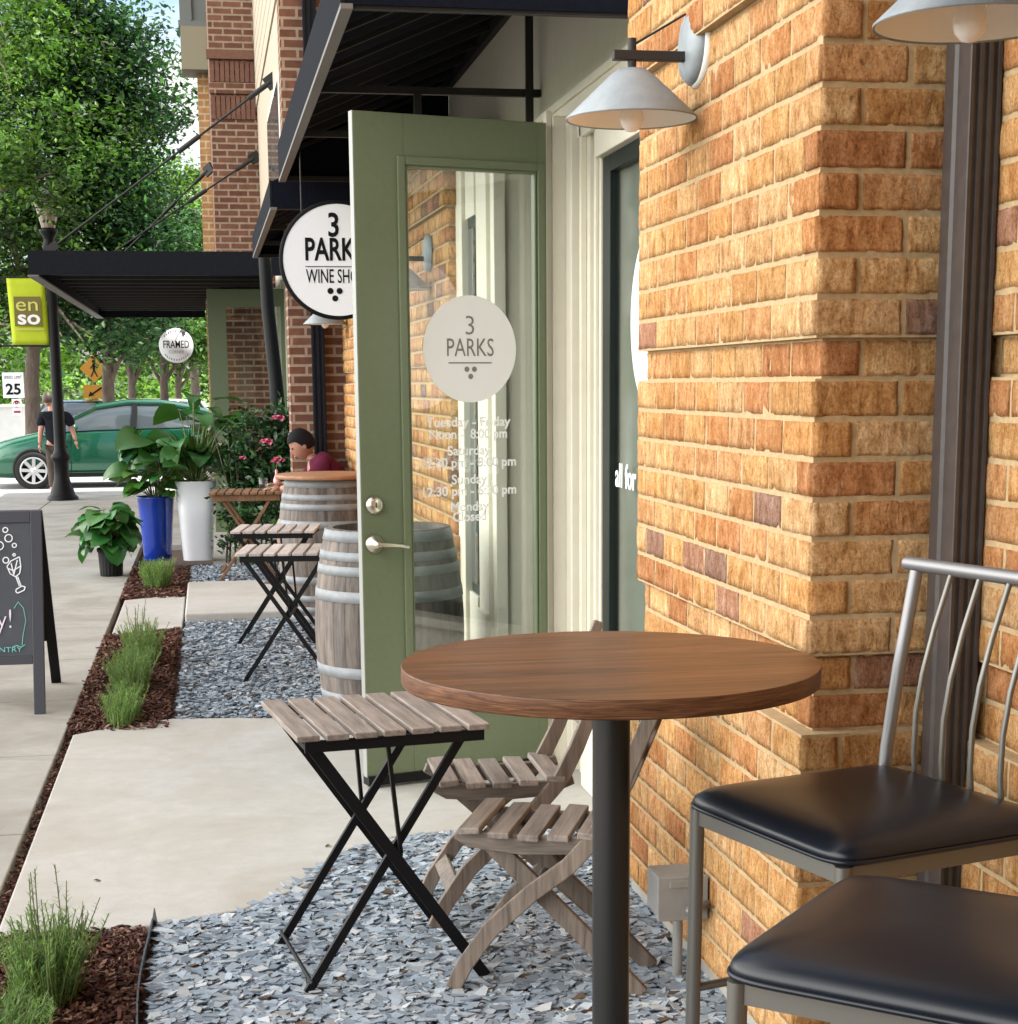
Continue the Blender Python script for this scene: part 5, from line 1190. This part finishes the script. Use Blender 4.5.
# ------------------------------------------------------------------ cars
def car(label,loc,rot,paint,Lc=4.5,Wc=1.76,Hc=1.44,kind='sedan',name='parked_car',grp=None):
    r=thing(name,label,'car',loc,local=True,rot=rot,group=grp)
    # outline stations front(+x) to rear: x, z_low, z_deck, half width
    st=[(2.25,.34,.50,.52),(2.18,.24,.64,.70),(2.0,.19,.72,.80),(1.7,.18,.80,.86),(1.35,.18,.88,.875),(.95,.18,.955,.88),(.4,.18,.985,.88),(-.4,.18,1.0,.88),(-1.2,.18,1.02,.88),(-1.65,.19,1.04,.865),(-1.95,.22,1.05,.83),(-2.15,.28,1.0,.77),(-2.25,.36,.86,.66)]
    kx=Lc/4.5;ky=Wc/1.76;kz=Hc/1.44
    mb=MB();V=[];n=9
    for x,zl,zd,hw in st:
        sec=[(-.0,zl),(hw*.86,zl),(hw*.97,zl+.10),(hw,zl+(zd-zl)*.35),(hw*.995,zl+(zd-zl)*.62),(hw*.975,zd-.10),(hw*.93,zd-.02),(hw*.6,zd+.018),(0,zd+.03)]
        full=sec+[(-a,b) for a,b in sec[-2:0:-1]];m_=len(full)
        for a,b in full:V.append((x*kx,a*ky,b*kz))
    F=[(i*m_+j,(i+1)*m_+j,(i+1)*m_+(j+1)%m_,i*m_+(j+1)%m_) for i in range(len(st)-1) for j in range(m_)]
    F+= [tuple(range(m_)),tuple(range((len(st)-1)*m_+m_-1,(len(st)-1)*m_-1,-1))]
    mb.add(V,F,smooth=True);body=mb.build('body',paint,r)
    # cabin: glass volume with painted roof and pillars
    if kind=='sedan': gs=[(1.18,.90,.92,.80),(.80,.96,1.16,.74),(.35,.98,1.36,.665),(-.15,.99,1.43,.64),(-.7,1.0,1.42,.635),(-1.2,1.01,1.33,.64),(-1.6,1.03,1.20,.66),(-1.98,1.04,1.07,.72)]
    else: gs=[(1.05,.92,.94,.80),(.75,.96,1.2,.75),(.42,.98,1.40,.70),(-.15,.99,1.45,.69),(-1.2,1.0,1.44,.69),(-1.9,1.02,1.40,.68),(-2.08,1.03,1.1,.72)]
    mb=MB();V=[]
    for x,zb,zt,hw in gs:
        b_=.845-(0 if abs(x)<1.3 else .04);sec=[(b_,zb-.03),(b_*.55+hw*.45,zb+(zt-zb)*.45),(hw+.015,max(zb,zt-.06)),(hw*.86,zt-.012),(0,zt)]
        full=sec+[(-a,b) for a,b in sec[-2::-1]];mm=len(full)
        for a,b in full:V.append((x*kx,a*ky,b*kz))
    F=[(i*mm+j,(i+1)*mm+j,(i+1)*mm+j+1,i*mm+j+1) for i in range(len(gs)-1) for j in range(mm-1)]+[tuple(range(mm)),tuple(range((len(gs)-1)*mm+mm-1,(len(gs)-1)*mm-1,-1))]
    mb.add(V,F,smooth=True);mb.build('windows',M['carglass'],r)
    mb=MB()
    top=[(x*kx,zt*kz,hw*ky) for x,zb,zt,hw in gs if zt>1.3*1.0] if kind!='sedan' else [(x*kx,zt*kz,hw*ky) for x,zb,zt,hw in gs[2:]]
    V=[]
    for x,z,hw in top:
        for q in(-1.03,-.9,-.45,0,.45,.9,1.03): V.append((x,hw*q,z+.008-(.062 if abs(q)>1 else .010 if abs(q)>.8 else 0)+ .002))
    F=[(i*7+j,i*7+j+1,(i+1)*7+j+1,(i+1)*7+j) for i in range(len(top)-1) for j in range(6)];mb.add(V,F,smooth=True)
    P=lambda i,f,s:Vector((gs[i][0]*kx,s*((.845*(1-f)+gs[i][3]*f)*ky+.012),(gs[i][1]*(1-f)+(gs[i][2]-.05)*f)*kz))
    for s in(-1,1):
        if kind=='sedan':
            mb.bar(P(0,0,s),P(2,1,s),.05,.05);pil_=MB();pil_.bar(Vector((-.25*kx,s*.862*ky,.98*kz)),Vector((-.28*kx,s*.672*ky,1.38*kz)),.085,.02,up=(0,1,0));pil_.build('door_pillar',M['blackpot'],r);mb.bar(P(7,.0,s),P(5,1,s),.16,.05);
            mb.tube([P(2,1,s),P(3,1,s),P(4,1,s),P(5,1,s),P(6,1,s),P(7,1,s)],.03,8)
        else:
            mb.bar(P(0,0,s),P(2,1,s),.05,.05);mb.bar(P(6,0,s),P(5,1,s),.14,.05);mb.bar(Vector((-.2*kx,s*.862*ky,.98*kz)),Vector((-.2*kx,s*.71*ky,1.4*kz)),.07,.02,up=(0,1,0));mb.bar(Vector((-1.2*kx,s*.862*ky,.98*kz)),Vector((-1.2*kx,s*.71*ky,1.4*kz)),.07,.02,up=(0,1,0))
    mb.build('roof',paint,r)
    if kind=='sedan':
        mb=MB();mb.box(-2.22*kx,-1.98*kx,-.62*ky,.62*ky,1.085*kz,1.11*kz);mb.build('spoiler',paint,r,bevel=.01)
    for sx in(1.37,-1.33):
        for s in(-1,1):
            c=(sx*kx,s*(.885*ky),.298)
            mb=MB();mb.lathe([(.325,.012*1),(.32,.018),(.30,.018),(.26,.0)],(c[0],c[1]-(.0) ,c[2]+.02),36,axis='Y')
            if s>0: mb.v=[(a,2*c[1]-b,z) for a,b,z in mb.v]
            mb.build('wheel_arch',M['tyre'],r)
            wl=MB();wl.lathe([(.18,-.0),(.205,.03),(.27,.036),(.29,.015),(.298,-.05),(.298,-.17),(.28,-.19)],(c[0],c[1],c[2]),36,axis='Y')
            if s>0: wl.v=[(a,2*c[1]-b,z) for a,b,z in wl.v]
            wo=wl.build('wheel',M['tyre'],r)
            rm=MB();rm.lathe([(.208,.030),(.198,.028),(.194,-.02),(.001,-.03)],c,30,axis='Y',col=(.2,.2,.2))
            for k in range(8):
                a=2*math.pi*k/8;rm.bar((c[0]+.03*math.cos(a),c[1]-.026,c[2]+.03*math.sin(a)),(c[0]+.198*math.cos(a+.06),c[1]-.030,c[2]+.198*math.sin(a+.06)),.052,.012,up=(0,1,0),m=1)
            rm.lathe([(.001,.042),(.045,.038),(.05,.02)],c,20,axis='Y',m=1)
            rm.lathe([(.214,.034),(.206,.040),(.19,.034)],c,30,axis='Y',m=1)
            if s>0: rm.v=[(a,2*c[1]-b,z) for a,b,z in rm.v]
            rm.build('rim',[M['blackpot'],M['rim']],wo)
    for s in(-1,1):
        mb=MB();mb.sphere((2.02*kx,s*.62*ky,.66*kz),(.17,.13,.065),16,10);mb.build('headlight',M['lamp_lens'],r)
        mb=MB();mb.sphere((-2.10*kx,s*.68*ky,.88*kz),(.09,.13,.08),16,10);mb.build('tail_light',M['tail'],r)
        mb=MB();mb.sphere((.70*kx,s*.98*ky,1.0*kz),(.07,.10,.065),14,8);mb.bar((.72*kx,s*.86*ky,.96*kz),(.70*kx,s*.95*ky,.98*kz),.04,.03);mb.build('wing_mirror',paint,r)
        for x in(-.12,-1.12):
            mb=MB();mb.bar((x*kx-.02,s*.885*ky,.83*kz),(x*kx-.19,s*.885*ky,.835*kz),.025,.03);mb.build('door_handle',M['chrome'],r)
        mb=MB()
        for x in(.78,-.27,-1.2): mb.bar((x*kx,s*.882*ky,.25),(x*kx-.03,s*.866*ky,.93*kz),.006,.010)
        mb.bar((.95*kx,s*.879*ky,.225),(-.95*kx,s*.879*ky,.225),.02,.05);mb.build('door_seam',M['blackpot'],r)
    mb=MB();mb.box(2.17*kx,2.262*kx,-.45,.45,.36,.50);mb.build('grille',M['blackpot'],r)
    return r
car('teal green sedan crossing behind the lamp post',(-1.42,28.55,-.035),R(180),M['carpaint'],Lc=4.4,Hc=1.40,name='sedan_car')
gp='cars parked beyond the far sidewalk'
car('white parked van between two tree trunks',(-2.2,49.5,-.28),R(195),mat('white_car_paint',(.6,.62,.64),.25,.1,coat=.8),4.6,1.8,1.48,'van',grp=gp)
car('black parked car at the right behind the big leaves',(-1.1,46.0,-.28),R(-80),mat('black_car_paint',(.012,.013,.016),.2,.2,coat=1),4.5,1.8,1.42,grp=gp)
car('dark parked car seen behind the walking person',(-3.5,46.5,-.28),R(-95),mat('dark_car_paint',(.03,.035,.045),.2,.3,coat=1),4.6,1.8,1.5,'van',grp=gp)

# ------------------------------------------------------------------ people
def skin(name,verts,edges,mt,parent,roots=(0,),sub=2,scale=1.0,off=(0,0,0)):
    me=bpy.data.meshes.new(name);org=Vector(parent['_org'])
    me.from_pydata([tuple(Vector(v[:3])-org) for v in verts],edges,[]);me.update()
    o=bpy.data.objects.new(name,me);COL.objects.link(o);o.parent=parent
    md=o.modifiers.new('skin','SKIN');md.use_smooth_shade=True
    lay=me.skin_vertices[0].data if len(me.skin_vertices) else None
    for i,v in enumerate(verts):
        rr=v[3] if isinstance(v[3],(tuple,list)) else (v[3],v[3]);lay[i].radius=rr;lay[i].use_root=(i in roots)
    s=o.modifiers.new('sub','SUBSURF');s.levels=sub;s.render_levels=sub
    me.materials.append(mt)
    dg=bpy.context.evaluated_depsgraph_get();m2=bpy.data.meshes.new_from_object(o.evaluated_get(dg))
    o.modifiers.clear();o.data=m2;m2.materials.clear();m2.materials.append(mt)
    m2.polygons.foreach_set('use_smooth',[True]*len(m2.polygons));o['_org']=list(org)
    return o
def hand(V,E,roots,wrist,d,side,k=1.0,curl=.5):
    """palm and five fingers as their own chains"""
    d=Vector(d).normalized();side=Vector(side).normalized();nrm_=d.cross(side)
    i0=len(V);w_=Vector(wrist);V.append((*w_,.026*k));V.append((*(w_+d*.05*k),(.036*k,.018*k)));V.append((*(w_+d*.085*k),(.036*k,.015*k)));E+=[(i0,i0+1),(i0+1,i0+2)];roots.append(i0)
    for q,(s_,l) in enumerate(((-.030,.062),(-.010,.072),(.010,.068),(.029,.054))):
        a=w_+d*.075*k+side*s_*k;j=len(V);d2=(d+nrm_*curl).normalized();d3=(d+nrm_*curl*2.2).normalized()
        V.append((*a,.0095*k));V.append((*(a+d*l*.5*k),.009*k));V.append((*(a+d*l*.5*k+d2*l*.3*k),.008*k));V.append((*(a+d*l*.5*k+d2*l*.3*k+d3*l*.3*k),.006*k));E+=[(j,j+1),(j+1,j+2),(j+2,j+3)];roots.append(j)
    a=w_+d*.03*k-side*.026*k;j=len(V);dt=(d*.7-side*.6+nrm_*.3).normalized();V.append((*a,.012*k));V.append((*(a+dt*.035*k),.010*k));V.append((*(a+dt*.035*k+(d+nrm_*.3).normalized()*.03*k),.008*k));E+=[(j,j+1),(j+1,j+2)];roots.append(j)
def head(parent,c,fwd,mt,hairmt,k=1.0,tilt=0,long=False,skinname='head'):
    """skull, jaw, nose, ears, eyes, mouth, hair"""
    f=Vector(fwd).normalized();z=Vector((0,0,1));s=f.cross(z).normalized();z2=s.cross(f)
    T=Matrix(((f.x,s.x,z2.x,c[0]),(f.y,s.y,z2.y,c[1]),(f.z,s.z,z2.z,c[2]),(0,0,0,1)))@Matrix.Diagonal((k,k,k,1))
    mb=MB(T);nu,nv=28,20;V=[]
    for i in range(nv+1):
        p=math.pi*i/nv
        for j in range(nu):
            t=2*math.pi*j/nu;x=math.sin(p)*math.cos(t);y=math.sin(p)*math.sin(t);zz=math.cos(p)
            X_=.098*x;Y_=.078*y;Z_=.118*zz
            if zz<0: Y_*=1-.35*(-zz)**1.5;X_=X_*(1-.18*(-zz))+.018*(-zz)*(x>0)
            if x>.5 and abs(zz)<.35: X_-=.004
            if x>.8 and abs(y)<.16 and -.32<zz<.05: X_+=.022*(1-abs(y)/.16)*(1-abs(zz+.18)/.2 if abs(zz+.18)<.2 else 0)
            if x>.7 and abs(abs(y)-.38)<.14 and abs(zz-.06)<.1: X_-=.006
            if x>.6 and abs(y)<.3 and -.62<zz<-.45:X_+=.004
            V.append((X_,Y_,Z_))
    mb.add(V,[(i*nu+j,(i+1)*nu+j,(i+1)*nu+(j+1)%nu,i*nu+(j+1)%nu) for i in range(nv) for j in range(nu)],smooth=True)
    for q in(-1,1): mb.sphere((-.005,q*.078,-.008),(.018,.008,.030),12,8)
    h=mb.build(skinname,mt,parent)
    mb=MB(T)
    for q in(-1,1): mb.sphere((.082,q*.030,.008),(.010,.012,.008),10,8)
    mb.build('eye',M['eye'],parent)
    mb=MB(T);mb.sphere((.089,0,-.060),(.010,.024,.006),12,8);mb.build('mouth',M['lip'],parent)
    mb=MB(T);V=[];random.seed(4)
    for i in range(nv+1):
        p=math.pi*.63*i/nv
        for j in range(nu):
            t=2*math.pi*j/nu;x=math.sin(p)*math.cos(t);lim=1.0
            pp=p*(.58 if math.cos(t)>.5 else 1.0 if math.cos(t)<-.15 else .58+.42*(.5-math.cos(t))/.65)
            x=math.sin(pp)*math.cos(t);y=math.sin(pp)*math.sin(t);zz=math.cos(pp);g=1+.03*noise.noise(Vector((x*6,y*6,zz*6)))
            V.append((.105*x*g-.003,.083*y*g,.126*zz*g+.002))
    mb.add(V,[(i*nu+j,(i+1)*nu+j,(i+1)*nu+(j+1)%nu,i*nu+(j+1)%nu) for i in range(nv) for j in range(nu)],smooth=True);ho=mb.build('hair',hairmt,parent)
    so_=ho.modifiers.new('thick','SOLIDIFY');so_.thickness=.003
# seated person in maroon, leaning over the table, facing left
ps=thing('person','person in a maroon shirt seated at the brown folding table, leaning forward','person',(.92,13.2,0))
V=[(.98,13.2,.50,(.13,.15)),(.97,13.2,.66,(.12,.15)),(.90,13.2,.82,(.125,.16)),(.83,13.2,.93,(.10,.13)),(.785,13.2,1.00,.052),(.755,13.2,1.05,.05),
   (.86,13.02,.93,.062),(.72,12.99,.80,.048),(.60,13.03,.78,.038),(.53,13.10,.785,.026),
   (.86,13.38,.93,.062),(.70,13.42,.80,.048),(.60,13.40,.79,.038),(.56,13.33,.80,.026),
   (.93,13.11,.49,.085),(.52,13.09,.52,.062),(.56,13.08,.28,.052),(.60,13.08,.07,.036),(.48,13.08,.03,.035),
   (.93,13.29,.49,.085),(.54,13.32,.52,.062),(.56,13.33,.28,.052),(.60,13.33,.07,.036),(.48,13.33,.03,.035)]
E_=[(0,1),(1,2),(2,3),(3,4),(4,5),(3,6),(6,7),(7,8),(8,9),(3,10),(10,11),(11,12),(12,13),(0,14),(14,15),(15,16),(16,17),(17,18),(0,19),(19,20),(20,21),(21,22),(22,23)]
rts=[0];hand(V,E_,rts,(.535,13.10,.785),(-1,.15,0),(0,1,0),.95,.3);hand(V,E_,rts,(.56,13.33,.80),(-1,-.3,.1),(0,1,0),.95,.4)
skin('body',V,E_,M['skin'],ps,rts)
V=[(.985,13.2,.50,(.155,.175)),(.985,13.2,.66,(.15,.18)),(.93,13.2,.84,(.16,.19)),(.86,13.2,.96,(.13,.165)),(.815,13.2,1.02,.085),
   (.875,13.01,.955,.09),(.73,12.975,.81,.062),(.67,12.99,.79,.052),(.865,13.39,.935,.08),(.71,13.43,.81,.062),(.66,13.42,.79,.052)]
skin('shirt',V,[(0,1),(1,2),(2,3),(3,4),(3,5),(5,6),(6,7),(3,8),(8,9),(9,10)],M['maroon'],ps)
V=[(.98,13.2,.49,(.15,.17)),(.93,13.11,.49,.10),(.68,13.09,.52,.08),(.93,13.29,.49,.10),(.68,13.31,.52,.08)]
skin('shorts',V,[(0,1),(1,2),(0,3),(3,4)],M['khaki'],ps)
head(ps,(.708,13.19,1.115),(-1,-.12,-.5),M['skin'],M['hair'],1.0)
for yy_ in(13.08,13.33):
    mb=MB();mb.sphere((.50,yy_,.045),(.13,.048,.045),14,8);mb.build('shoe',M['shoe'],ps)
# walking person seen from behind
pw_=thing('person','person in a black t-shirt walking away behind the lamp post','person',(-2.17,26.4,-.1))
bx_,by_=-2.28,26.4;g0=-.1
def pv(x,y,z,r_): return (bx_+x,by_+y,g0+z,r_)
V=[pv(0,0,.82,(.13,.10)),pv(0,0,.98,(.125,.09)),pv(0,.02,1.14,(.15,.10)),pv(0,.03,1.27,(.11,.08)),pv(-.03,.03,1.34,.05),pv(-.08,.05,1.40,.048),
 pv(-.165,.02,1.25,.056),pv(-.215,-.02,1.03,.043),pv(-.245,.04,.82,.030),
 pv(.165,.02,1.25,.056),pv(.235,.06,1.05,.043),pv(.29,-.02,.87,.030),
 pv(-.08,0,.77,.088),pv(-.09,.10,.43,.058),pv(-.09,-.02,.09,.038),pv(-.09,.10,.04,.036),
 pv(.08,0,.77,.088),pv(.09,.05,.43,.058),pv(.09,-.14,.12,.038),pv(.09,-.05,.04,.036)]
E_=[(0,1),(1,2),(2,3),(3,4),(4,5),(3,6),(6,7),(7,8),(3,9),(9,10),(10,11),(0,12),(12,13),(13,14),(14,15),(0,16),(16,17),(17,18),(18,19)]
rts=[0];hand(V,E_,rts,(bx_-.245,by_+.04,g0+.82),(-.05,.1,-1),(0,1,0),.92,.35);hand(V,E_,rts,(bx_+.29,by_-.02,g0+.87),(.15,-.2,-1),(0,1,0),.92,.35)
skin('body',V,E_,M['skin2'],pw_,rts)
V=[pv(0,0,.74,(.155,.125)),pv(0,0,.98,(.165,.125)),pv(0,.02,1.14,(.19,.125)),pv(0,.03,1.26,(.145,.10)),pv(0,.03,1.315,.07),pv(-.18,.02,1.24,.085),pv(-.225,0,1.07,.074),pv(.18,.02,1.24,.085),pv(.24,.035,1.08,.074)]
skin('t_shirt',V,[(0,1),(1,2),(2,3),(3,4),(3,5),(5,6),(3,7),(7,8)],M['blacktee'],pw_)
V=[pv(0,0,.80,(.14,.11)),pv(-.08,0,.74,.10),pv(-.09,.10,.43,.075),pv(-.09,.0,.14,.058),pv(.08,0,.74,.10),pv(.09,.05,.43,.075),pv(.09,-.11,.17,.058)]
skin('trousers',V,[(0,1),(1,2),(2,3),(0,4),(4,5),(5,6)],M['khaki'],pw_)
head(pw_,(bx_-.10,by_+.06,g0+1.485),(.15,1,0),M['skin2'],M['hair2'],.92)
mb=MB();mb.sphere((bx_-.09,by_+.06,g0+.045),(.05,.13,.045),14,8);mb.sphere((bx_+.09,by_-.10,g0+.055),(.05,.13,.045),14,8);mb.build('shoe',M['shoe'],pw_)

# ------------------------------------------------------------------ fallen leaves on the walk
for i,(x,y) in enumerate(((-.42,5.35),(-.62,8.05),(.36,5.62))):
    mb=MB();blade(mb,(x,y,.004),(math.cos(i*2),math.sin(i*2),0),.028,.014,.5,(.12,.09,.04),.4);tag(mb.build('fallen_leaf',M['bigleaf'],base=(x,y,.003)),['tiny dry leaf on the near patio slab','tiny dry leaf beside the sandwich board feet','tiny dry leaf at the edge of the slate'][i],'leaf')
for o in bpy.data.objects:
    for k in('_org','_local'):
        if k in o: del o[k]
